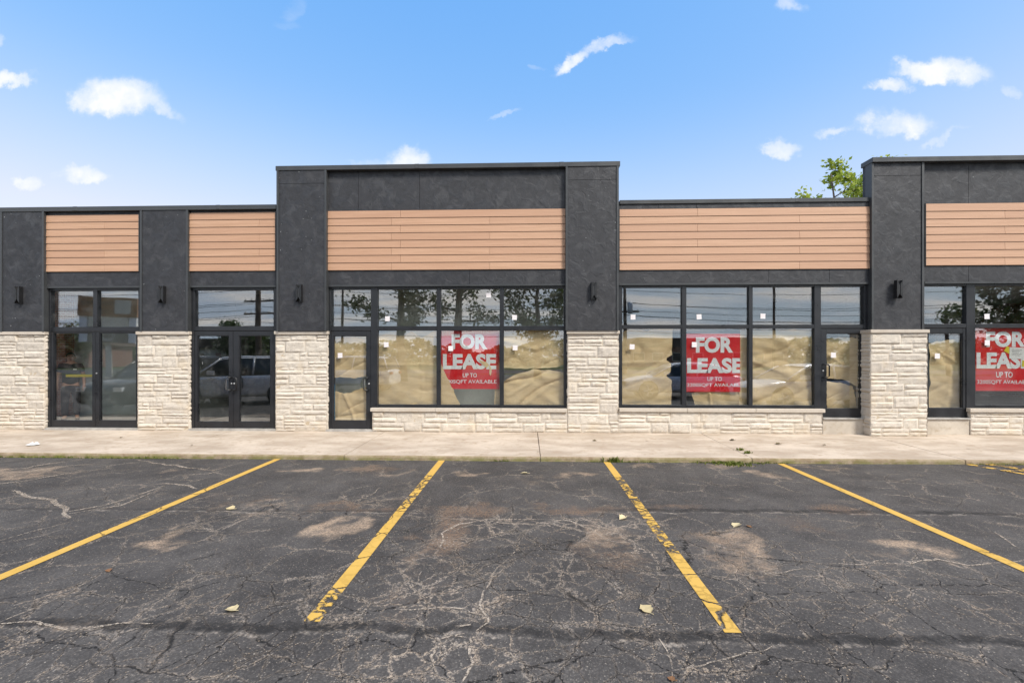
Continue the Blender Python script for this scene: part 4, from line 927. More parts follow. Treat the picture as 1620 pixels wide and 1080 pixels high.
for px, py, w in ST:
    c = hit(px, py, YG-.002); mb = MB(); s_ = .051; mb.box(-s_, s_, -.0008, .0008, -s_*1.05, s_*1.05)
    o = mb.build('window_sticker', M['sticker']); o.location = (c.x, YG-.0012, c.z); o.rotation_euler = (0, random.uniform(-.06, .06), 0); tag(o, 'white square sticker on '+w, 'sticker', 'white stickers on the window glass')
# yellow tape across the left shop
a, b = hit(104, 594.5, .9), hit(148, 593.3, .9); mb = MB(); mb.box(a.x, b.x, .9, .903, a.z-.025, a.z+.035); o = mb.build('barrier_tape', M['yellow']); tag(o, 'yellow barrier tape stretched inside the leftmost shop', 'tape')
# ------------------------------------------------------------------ trees
def grow(rnd, base, h, r0, lean, spread, nleaf, lsize, crown_z, crown_r, n_limb=9, gaps=.45, seed=0):
    """tapered trunk with limbs in one mesh, leaf clumps along the limbs in another"""
    tr, lf = MB(), MB(); tips = []
    P = [Vector((lean*h*(k/8)**1.3+.12*noise.noise(Vector((k*.7, seed, 0))), .12*noise.noise(Vector((k*.7, seed, 9))), h*k/8)) for k in range(9)]
    tr.tube(P, [r0*(1.25 if k == 0 else 1)*(1-.88*(k/8)) for k in range(9)], 10)
    def limb(p, d, L, r_, depth):
        pts = [p]; dd = d.copy(); n = 5
        for k in range(n):
            dd = (dd+Vector((rnd.gauss(0, .16), rnd.gauss(0, .16), rnd.gauss(.04, .12)))).normalized(); pts.append(pts[-1]+dd*L/n)
        tr.tube(pts, [max(.006, r_*(1-.8*k/n)) for k in range(n+1)], 6, False)
        for k in range(2, n+1): tips.append((pts[k], depth))
        if depth:
            for _ in range(3 if depth > 1 else 4):
                k = rnd.randint(1, n); q = (dd+Vector((rnd.gauss(0, .7), rnd.gauss(0, .7), rnd.gauss(.1, .45)))).normalized(); limb(pts[k], q, L*rnd.uniform(.42, .65), r_*.5, depth-1)
    for k in range(n_limb):
        t = crown_z+(1-crown_z)*(k+.5)/n_limb*.95; i = min(7, int(t*8)); p = P[i].lerp(P[i+1], t*8-i); a = k*2.4+rnd.uniform(-.4, .4)
        d = Vector((math.cos(a), math.sin(a), rnd.uniform(.2, .9))).normalized(); limb(p, d, crown_r*rnd.uniform(.55, 1.0)*(1.15-.55*(t-crown_z)/(1-crown_z)), r0*.35*(1.1-t*.7), 2)
    keep = [q for q in tips if noise.noise(q[0]*.8+Vector((seed, 0, 0)))*.5+.5 > gaps-.25]
    for _ in range(nleaf):
        c, dp = rnd.choice(keep); s = spread*(1.3 if dp == 2 else 1)
        p = c+Vector((rnd.gauss(0, s), rnd.gauss(0, s), rnd.gauss(0, s*.7))); lf.tone = max(0, min(1, rnd.gauss(.45, .3)+.35*noise.noise(c*.9)))
        a = Vector((rnd.gauss(0, 1), rnd.gauss(0, 1), rnd.gauss(0, .7))).normalized(); b = a.cross(Vector((rnd.gauss(0, 1), rnd.gauss(0, 1), 1))).normalized(); z = lsize*rnd.uniform(.6, 1.25)
        i = [lf.av(q) for q in (p-a*z*.55, p+b*z*.34-a*z*.08, p+a*z*.6, p-b*z*.34-a*z*.08)]; lf.af(i)
    return tr, lf
def tree(name, label, loc, args, leafmat, group=None):
    t = thing(name, label, 'tree', loc, 0, group); tr, lf = grow(**args); tr.build('trunk', M['bark'], t, True); lf.build('crown', M[leafmat], t, recalc=False); return t
def rdir(px): r = ray(px, HZ); return r
# sparse yellow-green tree rising behind the roof on the right
c = hit(1412, 300, 15.6)
tree('tree', 'sparse yellow-green tree rising behind the roof left of the right tall parapet', (c.x-2.5, 15.6, 0), dict(rnd=random.Random(12), base=0, h=11.6, r0=.22, lean=-.06, spread=.17, nleaf=4000, lsize=.21, crown_z=.35, crown_r=3.5, n_limb=12, gaps=.4, seed=3), 'leafbright')

# things on the far side of the lot, seen only as reflections in the glass
def mir(px, py, dist):                      # a point whose mirror image in the glass shows at (px, py), dist metres behind the glass
    p = hit(px, py, YG+dist); return Vector((p.x, YG-dist, p.z))
TG = 'trees across the lot reflected in the glass'
p = mir(640, 480, 21); tree('tree', 'dark leafy tree reflected in the upper pane nearest the centre door', (p.x-.2, p.y, 0), dict(rnd=random.Random(2), base=0, h=11, r0=.36, lean=-.015, spread=.34, nleaf=4200, lsize=.26, crown_z=.27, crown_r=2.0, n_limb=11, gaps=.42, seed=1), 'leafdark', TG)
p = mir(728, 480, 23); tree('tree', 'leaning trunked tree reflected above the left red lease sign', (p.x-.3, p.y, 0), dict(rnd=random.Random(4), base=0, h=11.5, r0=.40, lean=.05, spread=.34, nleaf=3600, lsize=.26, crown_z=.34, crown_r=2.6, n_limb=11, gaps=.42, seed=5), 'leafdark', TG)
p = mir(850, 480, 25); tree('tree', 'bushy tree reflected in the upper pane beside the middle pier', (p.x, p.y, 0), dict(rnd=random.Random(6), base=0, h=9.5, r0=.3, lean=.0, spread=.42, nleaf=6000, lsize=.28, crown_z=.25, crown_r=3.4, n_limb=12, gaps=.3, seed=8), 'leafdark', TG)
p = mir(1610, 480, 24); tree('tree', 'dense green tree reflected in the upper pane above the right lease sign', (p.x, p.y, 0), dict(rnd=random.Random(8), base=0, h=9.2, r0=.35, lean=.0, spread=.45, nleaf=9300, lsize=.3, crown_z=.25, crown_r=3.8, n_limb=12, gaps=.25, seed=11), 'leafdark', TG)
p = mir(385, 545, 60); tree('tree', 'broad far tree reflected above the parked vehicle in the double doors', (p.x, p.y, 0), dict(rnd=random.Random(9), base=0, h=4.6, r0=.35, lean=.0, spread=.6, nleaf=12000, lsize=.45, crown_z=.25, crown_r=3.6, n_limb=12, gaps=.2, seed=14), 'leafdark', TG)
p = mir(118, 545, 55); tree('tree', 'rounded far tree reflected beside the pylon sign in the leftmost doors', (p.x, p.y, 0), dict(rnd=random.Random(10), base=0, h=4.4, r0=.3, lean=.0, spread=.6, nleaf=10000, lsize=.45, crown_z=.25, crown_r=3.2, n_limb=12, gaps=.2, seed=17), 'leafdark', TG)
# far wood line
mb = MB(); rnd = random.Random(77)
for _ in range(26000):
    x = rnd.uniform(-150, 150); hgt = 4.2+2.4*noise.noise(Vector((x*.06, 0, 0)))+1.5*noise.noise(Vector((x*.25, 3, 0))); z = hgt*rnd.random()**.7; y = -82+rnd.gauss(0, 2.0)
    mb.tone = max(0, min(1, rnd.gauss(.4, .3))); a = Vector((rnd.gauss(0, 1), rnd.gauss(0, 1), rnd.gauss(0, .7))).normalized(); b = a.cross(Vector((rnd.gauss(0, 1), rnd.gauss(0, 1), 1))).normalized(); s = rnd.uniform(.5, 1.0); p = Vector((x, y, z))
    mb.af([mb.av(q) for q in (p-a*s*.6, p+b*s*.4, p+a*s*.6, p-b*s*.4)])
tag(mb.build('far_wood', M['leafdark'], None, recalc=False), 'far line of trees beyond the road', 'wood', kind='stuff')

# utility poles and wires
def pole(px, dist, h, r0, label, arm=None, lean=0.0, tf=False):
    p = mir(px, 480, dist); t = thing('utility_pole', label, 'utility pole', (p.x-lean*5, p.y, 0), 0, 'poles along the road reflected in the glass')
    mb = MB(); mb.tube([(lean*z, 0, z) for z in (0, h*.35, h*.7, h)], [r0*1.15, r0, r0*.85, r0*.7], 12); mb.build('pole_shaft', M['pole'], t, True)
    if arm:
        for z in arm:
            mb = MB(); mb.box(-1.5, 1.5, -r0-.12, -r0-.01, z-.07, z+.07); mb.build('crossarm', M['pole'], t)
            for x in (-1.35, -.8, .8, 1.35):
                q = MB(); q.lathe([(.035, z+.075), (.06, z+.12), (.04, z+.17), (.055, z+.21), (.02, z+.25)], 8, 'z', (x, -r0-.065, 0)); q.build('insulator', M['signcream'], t)
    if tf:
        q = MB(); q.lathe([(.26, 6.0), (.28, 6.05), (.28, 6.95), (.24, 7.05)], 14, 'z', (.5, .1, 0)); q.build('transformer', M['silver'], t, True)
    return p
P1 = pole(408, 32, 10.5, .22, 'weathered utility pole with a crossarm reflected above the double doors', (5.7, 6.9), -.012)
P2 = pole(988, 36, 10.5, .18, 'utility pole with a transformer reflected beside the middle pier', (6.2,), 0, True)
P3 = pole(1498, 32, 6.1, .18, 'short bare pole reflected above the door right of the right pier', None, -.03)
pole(542, 26, 9.5, .10, 'thin dark pole reflected above the centre shop door', None, .012)
pole(1224, 26, 9.5, .10, 'thin dark pole reflected above the sagging kraft sheet', None, -.01)
def wire(a, b, sag, r_=.022):
    mb = MB(); a, b = Vector(a), Vector(b); mb.tube([a.lerp(b, k/20)-Vector((0, 0, sag*4*(k/20)*(1-k/20))) for k in range(21)], r_, 5)
    tag(mb.build('power_line', M['wire']), 'one of the black power lines strung along the road, reflected in the upper panes', 'power line', 'power lines along the road')
PX = [(-62, -33.5), (P1.x, P1.y), (P2.x, P2.y), (46, -33)]
for zs_, off in ((7.1, -1.35), (7.1, .8), (5.9, -1.35), (5.9, 1.35), (4.9, 0), (4.3, 0), (6.4, .8), (8.3, 0)):
    for (x0, y0), (x1, y1) in zip(PX, PX[1:]): wire((x0, y0-off*.2-.3, zs_), (x1, y1-off*.2-.3, zs_-.3+off*.1), .55+.2*abs(off))
# low shop building across the road and pylon sign
def far_building(px, dist, w, h, label, roofmat, wallmat):
    p = mir(px, 560, dist); t = thing('shop_building', label, 'building', (p.x, p.y, 0))
    mb = MB(); mb.box(-w/2, w/2, -8, 0, 0, h); mb.build('wall', M[wallmat], t)
    mb = MB(); mb.prism([(-w/2-.5, h+.002), (w/2+.5, h+.002), (w/2-1.2, h+1.5), (-w/2+1.2, h+1.5)], -8.5, .6); mb.build('roof', M[roofmat], t)
    n = int(w/3)
    for k in range(n):
        x = -w/2+(k+.5)*w/n; q = MB()
        if k == n//2: q.box(x-.5, x+.5, .003, .05, .02, 2.2); q.build('door', M['brick'], t)
        else:
            q.box(x-.9, x+.9, .003, .06, .9, 2.3); f_ = q.build('window', M['signcream'], t); g_ = MB(); g_.box(x-.8, x+.8, .062, .075, 1.0, 2.2); g_.build('pane', M['carglass'], f_)
far_building(345, 62, 22, 3.0, 'low brown roofed building across the road reflected in the double doors', 'brownroof', 'cream')
far_building(1120, 66, 26, 3.2, 'low wide building across the road reflected behind the middle lease sign', 'brownroof', 'brick')
far_building(60, 58, 16, 3.4, 'low brick building reflected in the leftmost door', 'brownroof', 'brick')
dist = 28
p = mir(172, 545, dist); k = 1/(720/(dist+D))*1.02
t = thing('pylon_sign', 'tall pylon sign with a brown top panel reflected in the leftmost doors', 'sign', (p.x, p.y, 0)); t.rotation_euler = (0, 0, -.55)
zt, z1, z2, z3 = mir(167, 471, dist).z, mir(167, 501, dist).z, mir(167, 517, dist).z, mir(167, 542, dist).z; w = 1.62
for x in (-w, w):
    mb = MB(); mb.box(x-.24, x+.24, -.3, .3, z3, z1); mb.build('sign_post', M['white'], t)
mb = MB(); mb.box(-w-.3, w+.3, -.45, .45, z1+.002, zt); mb.build('sign_cabinet', M['signbrown'], t)
mb = MB(); mb.box(-w+.3, w-.3, -.4, .4, z2, z1-.004); mb.build('sign_cabinet', M['signcream'], t)
mb = MB(); mb.box(-w+.3, w-.3, -.4, .4, z3, z2-.004); mb.build('sign_cabinet', M['signdark'], t)
mb = MB(); mb.box(-.2, .2, -.1, .1, 0, z3-.005); mb.build('sign_base', M['cream'], t)
mb = MB(); zc0 = (zt+z1)/2; mb.box(.5, 1.5, .452, .50, zc0-.55, zc0+.6); mb.build('emblem_panel', M['signcream'], t)
mb = MB(); r4 = random.Random(3)
for row, (xa, xb) in enumerate(((-1.7, .3), (-1.5, .1))):
    x = xa
    while x < xb:
        ww = r4.uniform(.08, .2); zz = zc0+.28-.62*row; mb.tube([(x+ww*.5+ww*.5*math.cos(a), .46, zz+.17*math.sin(a)*r4.uniform(.6, 1.3)) for a in [6.283*i/8*r4.uniform(.7, 1) for i in range(8)]], .028, 5); x += ww+.07
mb.build('lettering', M['signdark'], t)
mb = MB(); zc1 = (z2+z3)/2
for rr in (.52, .40): mb.tube([(rr*math.cos(6.283*i/24), .41, zc1+rr*math.sin(6.283*i/24)) for i in range(25)], .03, 5)
mb.build('ring_emblem', M['silver'], t)

# ------------------------------------------------------------------ vehicles parked beside and behind the camera
def car(label, x, y, head, paint, kind='sedan'):
    t = thing('parked_car', label, 'car', (x, y, 0), head, 'vehicles parked on the near side of the lot')
    pm = M[paint]
    if kind == 'suv':
        L, Wd, hood, belt, roof = 4.75, .93, 1.02, 1.08, 1.72; gh = [(-2.25, 1.12), (-2.05, 1.62), (-1.4, 1.70), (.1, 1.70), (.45, 1.64), (1.15, 1.08)]
        prof = [(-2.37, .42, .75), (-2.33, .32, 1.02), (-2.2, .28, 1.12), (-1.0, .26, 1.10), (.6, .26, 1.08), (1.15, .26, 1.07), (1.9, .26, 1.00), (2.25, .28, .90), (2.36, .34, .74)]
    else:
        L, Wd, hood, belt, roof = 4.6, .90, .92, .95, 1.45; gh = [(-1.95, .98), (-1.35, 1.34), (-.8, 1.43), (.05, 1.43), (.4, 1.36), (1.2, .94)]
        prof = [(-2.3, .40, .70), (-2.26, .30, .92), (-2.05, .24, .99), (-1.0, .22, .96), (.6, .22, .95), (1.2, .22, .93), (1.8, .22, .85), (2.15, .24, .76), (2.28, .32, .62)]
    mb = MB(); rows = []
    for xx, zb, zt_ in prof:
        e = 1-.14*max(0, (abs(xx)-1.7)/.65)**1.5; w = Wd*e
        sec = [(-w*.92, zb), (-w, zb+.12), (-w*1.01, (zb+zt_)/2), (-w*.96, zt_-.06), (-w*.84, zt_), (0, zt_+.025), (w*.84, zt_), (w*.96, zt_-.06), (w*1.01, (zb+zt_)/2), (w, zb+.12), (w*.92, zb)]
        rows.append([mb.av((xx, a, b)) for a, b in sec])
    for r0, r1 in zip(rows, rows[1:]):
        for q in range(10): mb.af((r0[q], r0[q+1], r1[q+1], r1[q]))
        mb.af((r0[10], r0[0], r1[0], r1[10]))
    mb.af(rows[0]); mb.af(rows[-1][::-1]); body = mb.build('body', pm, t, True); sd = body.modifiers.new('sub', 'SUBSURF'); sd.levels = sd.render_levels = 2
    mb = MB(); rows = []; wb, wt = Wd*.90, Wd*.70
    for xx, zz in gh:
        f_ = (zz-belt)/(roof-belt); f_ = max(0, min(1, f_)); w = wb+(wt-wb)*f_
        rows.append([mb.av(q) for q in ((xx, -wb, belt-.03 if f_ > .1 else zz-.03), (xx, -w, zz), (xx, w, zz), (xx, wb, belt-.03 if f_ > .1 else zz-.03))])
    for r0, r1 in zip(rows, rows[1:]):
        for q in range(3): mb.af((r0[q], r0[q+1], r1[q+1], r1[q]))
    mb.build('greenhouse', M['carglass'], t)
    mb = MB(); rows = []
    for xx, zz in gh[1:5]:
        w = wt+.02; rows.append([mb.av(q) for q in ((xx, -w-.03, zz-.05), (xx, -w+.05, zz+.015), (xx, 0, zz+.035), (xx, w-.05, zz+.015), (xx, w+.03, zz-.05))])
    for r0, r1 in zip(rows, rows[1:]):
        for q in range(4): mb.af((r0[q], r0[q+1], r1[q+1], r1[q]))
    mb.build('roof', pm, t, True)
    for s in (-1, 1):
        for (xa, za), (xb, zb) in ((gh[0], gh[1]), (gh[4], gh[5]), ((-.5, belt), (-.55, roof-.06))):
            def sy(z): return s*(wb+(wt-wb)*max(0, min(1, (z-belt)/(roof-belt)))+.008)
            q = MB(); q.tube([(xa, sy(za), za), ((xa+xb)/2, sy((za+zb)/2), (za+zb)/2), (xb, sy(zb), zb)], .035, 6); q.build('window_pillar', pm, t, True)
        q = MB(); q.box(.62, .82, s*(Wd+.02), s*(Wd+.2), belt+.02, belt+.16); q.build('wing_mirror', pm, t)
        for nm, xx, mt, zz in (('headlight', prof[-1][0]-.10, 'lens', prof[-2][2]-.12), ('tail_lamp', prof[0][0]+.06, 'tail', prof[1][2]-.12)):
            q = MB(); q.box(xx-.09, xx+.09, s*.46, s*.74, zz-.07, zz+.06); q.build(nm, M[mt], t)
        for xx in (-1.38, 1.40):
            R0 = .34 if kind == 'sedan' else .37
            a = MB(); a.lathe([(R0+.06, s*(Wd-.30)), (R0+.06, s*(Wd+.004))], 24, 'y', (xx, 0, R0)); a.build('wheel_arch', M['tyre'], t)
            wv = MB(); wv.lathe([(R0*.6, s*(Wd-.2)), (R0*.95, s*(Wd-.2)), (R0, s*(Wd-.16)), (R0, s*(Wd+.0)), (R0*.95, s*(Wd+.025)), (R0*.66, s*(Wd+.03))], 28, 'y', (xx, 0, R0)); wo = wv.build('wheel', M['tyre'], t, True)
            rm = MB(); rm.lathe([(R0*.64, s*(Wd+.028)), (R0*.60, s*(Wd+.034)), (R0*.50, s*(Wd+.01))], 24, 'y', (xx, 0, R0))
            for k in range(5):
                a_ = 6.283*k/5; c, s_ = math.cos(a_), math.sin(a_); rm.tube([(xx+.03*c, s*(Wd+.032), R0+.03*s_), (xx+R0*.58*c, s*(Wd+.028), R0+R0*.58*s_)], .03, 5)
            rm.build('rim', M['alu'], wo)
    q = MB(); q.box(prof[-1][0]-.06, prof[-1][0]+.006, -.42, .42, .50, .66); q.build('grille', M['tyre'], t)
    q = MB(); q.box(prof[0][0]-.006, prof[0][0]+.05, -.26, .26, .55, .67); q.build('licence_plate', M['white'], t)
    return t
q = mir(375, 600, 6.4); car('silver grey SUV reflected in the double doors with its front wheel turned to the shop', q.x, q.y, R(150), 'silver', 'suv')
q = mir(1275, 600, 6.3); car('white sedan reflected in the right shopfront, nearest the door with the step', q.x-.1, q.y, R(172), 'whitecar')
q = mir(1090, 600, 8.9); car('white sedan reflected under the middle red lease sign', q.x-.2, q.y-.6, R(184), 'whitecar')
q = mir(268, 600, 5.2); car('black SUV reflected at the edge of the leftmost doors', q.x, q.y, R(95), 'blackcar', 'suv')
q = mir(555, 600, 13.0); car('white SUV reflected in the centre shop door', q.x, q.y, R(185), 'whitecar', 'suv')

# ------------------------------------------------------------------ person standing inside the leftmost shop
c = hit(112, 600, 1.25); FL = GZ+.03
man = thing('person', 'man with short dark hair in a dark t-shirt standing inside the leftmost shop', 'person', (c.x, 1.25, FL), .75)
def skin_obj(name, chains, mat, parent, sub=2):
    V_, E_, Rr, roots = [], [], [], []
    idx = {}
    for ch in chains:
        prev = None
        for (key, co, r_) in ch:
            if key not in idx: idx[key] = len(V_); V_.append(co); Rr.append(r_)
            if prev is not None: E_.append((prev, idx[key]))
            prev = idx[key]
    me = bpy.data.meshes.new(name); me.from_pydata(V_, E_, []); me.update(); me.materials.append(mat)
    o = bpy.data.objects.new(name, me); COL.objects.link(o)
    if parent: o.parent = parent
    md = o.modifiers.new('skin', 'SKIN'); md.use_smooth_shade = True
    if not me.skin_vertices: me.skin_vertices.new()
    for k, sv in enumerate(me.skin_vertices[0].data):
        r_ = Rr[k]; sv.radius = r_ if hasattr(r_, '__len__') else (r_, r_); sv.use_root = (k == 0)
    s_ = o.modifiers.new('sub', 'SUBSURF'); s_.levels = s_.render_levels = sub
    return o
H = 1.66
def body_chains():
    ch = [[('pel', (0, 0, .88), (.15, .11)), ('wai', (0, .0, 1.00), (.14, .10)), ('che', (0, .0, 1.20), (.165, .115)), ('sho', (0, .01, 1.36), (.13, .085)), ('nec', (0, .005, 1.435), (.055, .055)), ('jaw', (0, -.02, 1.50), (.068, .075)), ('mid', (0, -.012, 1.565), (.078, .095)), ('top', (0, 0, 1.635), (.062, .078))]]
    for s in (-1, 1):
        ch.append([('sho', 0, 0), ('ssh%d' % s, (s*.165, .01, 1.345), .062), ('elb%d' % s, (s*.235, .03, 1.09), .043), ('wri%d' % s, (s*.245, -.06, .86), .030), ('pal%d' % s, (s*.24, -.085, .79), (.024, .040))])
        ch.append([('pel', 0, 0), ('hip%d' % s, (s*.09, 0, .82), .092), ('kne%d' % s, (s*.105, -.01, .46), .062), ('ank%d' % s, (s*.11, .02, .085), .042), ('toe%d' % s, (s*.13, -.14, .04), (.045, .035))])
    return ch
body = skin_obj('body', body_chains(), M['skin'], man)
for s in (-1, 1):
    for k, (dx, L, y) in enumerate(((.0, .060, -.035), (.0, .068, -.012), (.0, .064, .010), (.0, .050, .030))):
        b0 = Vector((s*.24, -.085+y, .775)); skin_obj('finger', [[('a', b0, .0095), ('b', b0+Vector((-s*.004, -.006, -L*.5)), .0088), ('c', b0+Vector((-s*.014, -.012, -L*.95)), .0075)]], M['skin'], body, 1)
    b0 = Vector((s*.235, -.115, .81)); skin_obj('thumb', [[('a', b0, .011), ('b', b0+Vector((-s*.012, -.03, -.03)), .0098), ('c', b0+Vector((-s*.02, -.04, -.058)), .008)]], M['skin'], body, 1)
ch = [[('wai', (0, 0, .84), (.185, .145)), ('m', (0, 0, 1.02), (.168, .125)), ('che', (0, 0, 1.20), (.178, .128)), ('sho', (0, .01, 1.355), (.142, .098)), ('col', (0, .008, 1.41), (.072, .070))]]
for s in (-1, 1): ch.append([('sho', 0, 0), ('ss%d' % s, (s*.168, .01, 1.345), .076), ('sl%d' % s, (s*.215, .022, 1.17), .062)])
shirt = skin_obj('tshirt', ch, M['shirt'], man)
mb = MB(); mb.box(.05, .115, -.152, -.147, 1.245, 1.27); mb.build('chest_mark', M['white'], shirt)
ch = [[('pel', (0, 0, .90), (.168, .128)), ('p2', (0, 0, .84), (.16, .12))]]
for s in (-1, 1): ch.append([('p2', 0, 0), ('h%d' % s, (s*.092, 0, .74), .102), ('k%d' % s, (s*.105, -.01, .46), .078), ('a%d' % s, (s*.11, .02, .10), .066)])
skin_obj('trousers', ch, M['trousers'], man)
for s in (-1, 1): skin_obj('shoe', [[('a', (s*.11, .05, .045), (.048, .042)), ('b', (s*.125, -.08, .042), (.050, .038)), ('c', (s*.135, -.17, .034), (.042, .030))]], M['lamp'], man, 2)
# hair, ears, face
mb = MB()
def hfn(s, t):
    a = 6.283*s; ph = 1.75*t; front = max(0, -math.sin(a)); ph *= 1-.42*front
    d = Vector((math.sin(ph)*math.cos(a), math.sin(ph)*math.sin(a), math.cos(ph))); r_ = 1+.04*noise.noise(d*9)
    return Vector((0, -.004, 1.575))+Vector((d.x*.088*r_, d.y*.108*r_, d.z*.104*r_))
mb.grid(hfn, 24, 12); mb.build('hair', M['hair'], body, True)
for s in (-1, 1):
    mb = MB(); mb.lathe([(.002, -.006), (.007, -.003), (.007, .003), (.002, .006)], 10, 'y', (s*.029, -.098, 1.557)); mb.build('eye', M['eye'], body, True)
    mb = MB(); mb.tube([(s*.015, -.105, 1.575), (s*.03, -.104, 1.580), (s*.045, -.094, 1.574)], .0045, 6); mb.build('eyebrow', M['hair'], body)
    mb = MB(); mb.lathe([(.004, -.012), (.022, -.008), (.026, .004), (.010, .010)], 10, 'y', (s*.082, .005, 1.545)); mb.build('ear', M['skin'], body, True)
mb = MB(); mb.tube([(0, -.100, 1.565), (0, -.115, 1.545), (0, -.126, 1.527), (0, -.108, 1.517)], [.007, .011, .015, .010], 8); mb.build('nose', M['skin'], body, True)
mb = MB(); mb.tube([(-.024, -.088, 1.492), (0, -.099, 1.494), (.024, -.088, 1.492)], [.004, .007, .004], 8); mb.build('mouth', M['lip'], body, True)

# ------------------------------------------------------------------ light and sky
SUN = Vector((.62, -.62, .95)).normalized(); el = math.asin(SUN.z); az = math.atan2(SUN.x, SUN.y)
sd = bpy.data.lights.new('sun', 'SUN'); sd.energy = 1.9; sd.angle = R(14); sd.color = (1, .95, .88); so = bpy.data.objects.new('sun', sd); COL.objects.link(so)
so.rotation_euler = SUN.to_track_quat('Z', 'Y').to_euler(); so.location = (20, -20, 40)
w = bpy.data.worlds.new('World'); S.world = w; w.use_nodes = True; t = NT('', w.node_tree)
sky = t.n('ShaderNodeTexSky', sky_type='NISHITA'); sky.sun_disc = False; sky.sun_elevation = el; sky.sun_rotation = az; sky.air_density = 1.0; sky.dust_density = 1.0; sky.ozone_density = 1.0
dirn = t.n('ShaderNodeTexCoord').outputs['Generated']; xyz = t.sep(dirn)
sk = t.n('ShaderNodeSeparateColor'); t.set(sk.inputs[0], sky.outputs[0])
gg = t.math('MULTIPLY', t.math('POWER', sk.outputs[1], .62), SKYTINT[1])
skyc = t.n('ShaderNodeCombineColor', i_0=t.math('MINIMUM', t.math('MULTIPLY', t.math('POWER', sk.outputs[0], 1.42), SKYTINT[0]), t.math('MULTIPLY', gg, .93)), i_1=gg, i_2=t.math('MULTIPLY', t.math('POWER', sk.outputs[2], .2), SKYTINT[2])).outputs[0]
skyc = t.mix(t.ramp(xyz[2], .50, .10, 0, .55), skyc, tuple(k*HAZE for k in (.80, .90, 1.0)))
inv = t.math('DIVIDE', 1.0, t.math('MAXIMUM', xyz[1], .02)); U = t.math('MULTIPLY', xyz[0], inv); Vv = t.math('MULTIPLY', xyz[2], inv)
uv = t.n('ShaderNodeCombineXYZ', i_0=U, i_1=Vv, i_2=0.0).outputs[0]
nz = t.noise(uv, 7.0, 7, .62); nzc = nz.outputs[1]; wob = t.vmath('SUBTRACT', nzc, (.5, .5, .5))
nz2 = t.noise(uv, 26.0, 5, .6).outputs[1]; wob2 = t.vmath('SUBTRACT', nz2, (.5, .5, .5))
uvw = t.vmath('ADD', t.vmath('ADD', uv, t.scale(wob, (.13, .085, 0))), t.scale(wob2, (.055, .04, 0)))
CL = [(182, 158, 80, 33, 0, 1.0), (128, 160, 32, 22, 0, .9), (255, 168, 36, 15, .55, .55), (18, 124, 40, 15, -.1, .9), (130, 281, 46, 16, 0, 1.0), (42, 288, 26, 13, 0, .9), (645, 252, 42, 24, 0, .9), (600, 258, 40, 10, 0, .4), (905, 93, 40, 13, -.62, .85), (950, 70, 46, 10, -.2, .75), (1490, 120, 70, 23, .08, 1.15), (1525, 126, 28, 26, 0, .9), (1437, 106, 20, 13, .4, .7), (1404, 141, 30, 13, 0, .95), (1413, 203, 54, 22, 0, 1.15), (1395, 212, 30, 10, .3, .6), (1316, 212, 34, 9, -.15, .6), (1240, 238, 26, 13, 0, .65), (797, 187, 30, 4, -.15, .35), (840, 113, 12, 6, 0, .3), (1490, 222, 36, 7, -.5, .35), (1602, 147, 16, 9, 0, .35), (1250, 6, 24, 16, 0, .45), (460, 20, 20, 30, .2, .25), (0, 58, 12, 12, 0, .4), (460, 50, 22, 10, 0, .12)]
dens = None
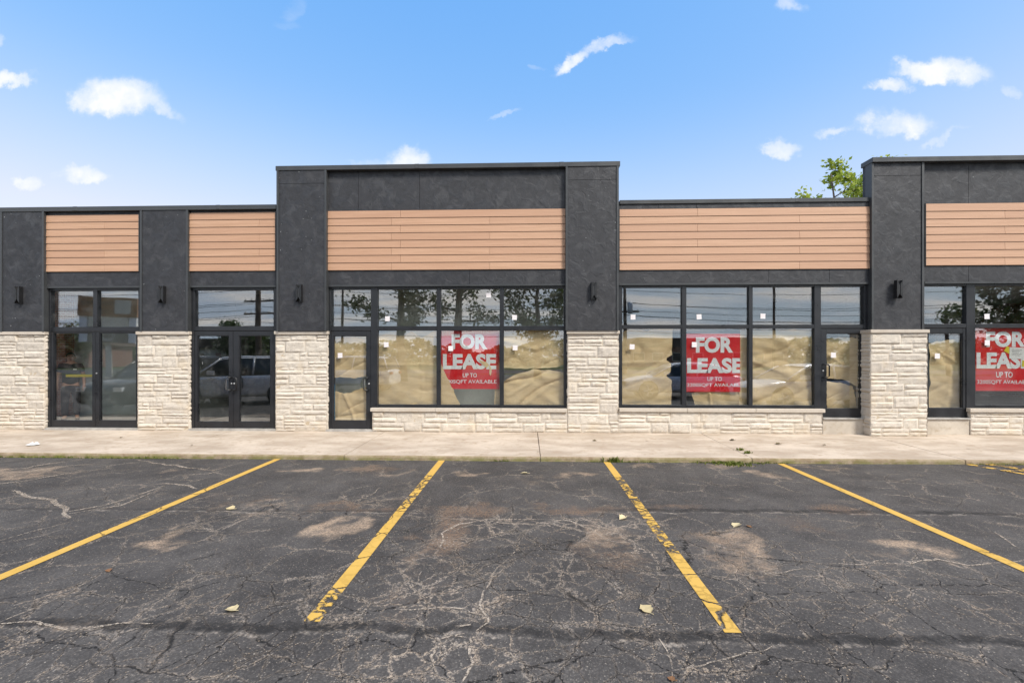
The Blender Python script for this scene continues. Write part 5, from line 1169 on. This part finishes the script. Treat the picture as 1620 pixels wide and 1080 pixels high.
for px, py, rx, ry, an, am in CL:
    c = hit(px, py, 100.0)-Vector((0, -D, ZC)); u0, v0 = c.x/c.y, c.z/c.y; ca, sa = math.cos(an), -math.sin(an)
    s = t.sep(t.vmath('SUBTRACT', uvw, (u0, v0, 0)))
    a = t.math('ADD', t.math('MULTIPLY', s[0], ca/(rx/F)), t.math('MULTIPLY', s[1], -(-sa)/(rx/F)*1.0 if False else sa/(rx/F)))
    b = t.math('ADD', t.math('MULTIPLY', s[0], -sa/(ry/F)), t.math('MULTIPLY', s[1], ca/(ry/F)))
    # flatter underside
    b = t.math('MULTIPLY', b, t.ramp(b, -.15, .15, 1.35, .95))
    d = t.math('SUBTRACT', 1.0, t.math('ADD', t.math('MULTIPLY', a, a), t.math('MULTIPLY', b, b)))
    d = t.math('MULTIPLY', t.ramp(d, -.55, 1.0), am)
    dens = d if dens is None else t.math('MAXIMUM', dens, d)
front = t.ramp(xyz[1], .05, .12)
soft = t.ramp(nz.outputs[0], .32, .60, .45, 1.15)
cl = t.math('MULTIPLY', t.math('MULTIPLY', dens, soft, 0), front, clamp=True)
cl = t.math('MULTIPLY', cl, t.ramp(cl, 0, .6, .5, 1.0), clamp=True)
cloudcol = t.mix(t.ramp(nz2, .35, .7), tuple(k*CLOUD for k in (.84, .89, .97)), tuple(k*CLOUD for k in (1.0, 1.0, 1.0)))
# thin grey-white layer over the half of the sky behind the camera
pl = t.math('DIVIDE', 1.0, t.math('ADD', t.math('ABSOLUTE', xyz[2]), .12)); bk = t.n('ShaderNodeCombineXYZ', i_0=t.math('MULTIPLY', xyz[0], pl), i_1=t.math('MULTIPLY', xyz[1], pl), i_2=0.0).outputs[0]
bn = t.noise(t.scale(bk, (.55, 1.3, 1)), 1.1, 6, .6).outputs[0]
back = t.math('MULTIPLY', t.ramp(xyz[1], .15, -.35), t.ramp(bn, .34, .62, .5, .95))
backcol = t.mix(t.ramp(bn, .40, .64), tuple(k*BACK for k in (.60, .74, .92)), tuple(k*BACK for k in (1.08, 1.02, .96)))
col = t.mix(back, skyc, backcol); col = t.mix(cl, col, cloudcol)
bg = t.n('ShaderNodeBackground'); t.set(bg.inputs[0], col); bg.inputs[1].default_value = .122
o = t.n('ShaderNodeOutputWorld'); t.set(o.inputs['Surface'], bg.outputs[0])
S.view_settings.view_transform = 'Standard'; S.view_settings.look = 'None'; S.view_settings.exposure = EXPO; S.view_settings.gamma = 1
S.cycles.max_bounces = 10; S.cycles.transparent_max_bounces = 24; S.cycles.glossy_bounces = 4; S.cycles.caustics_reflective = False; S.cycles.caustics_refractive = False
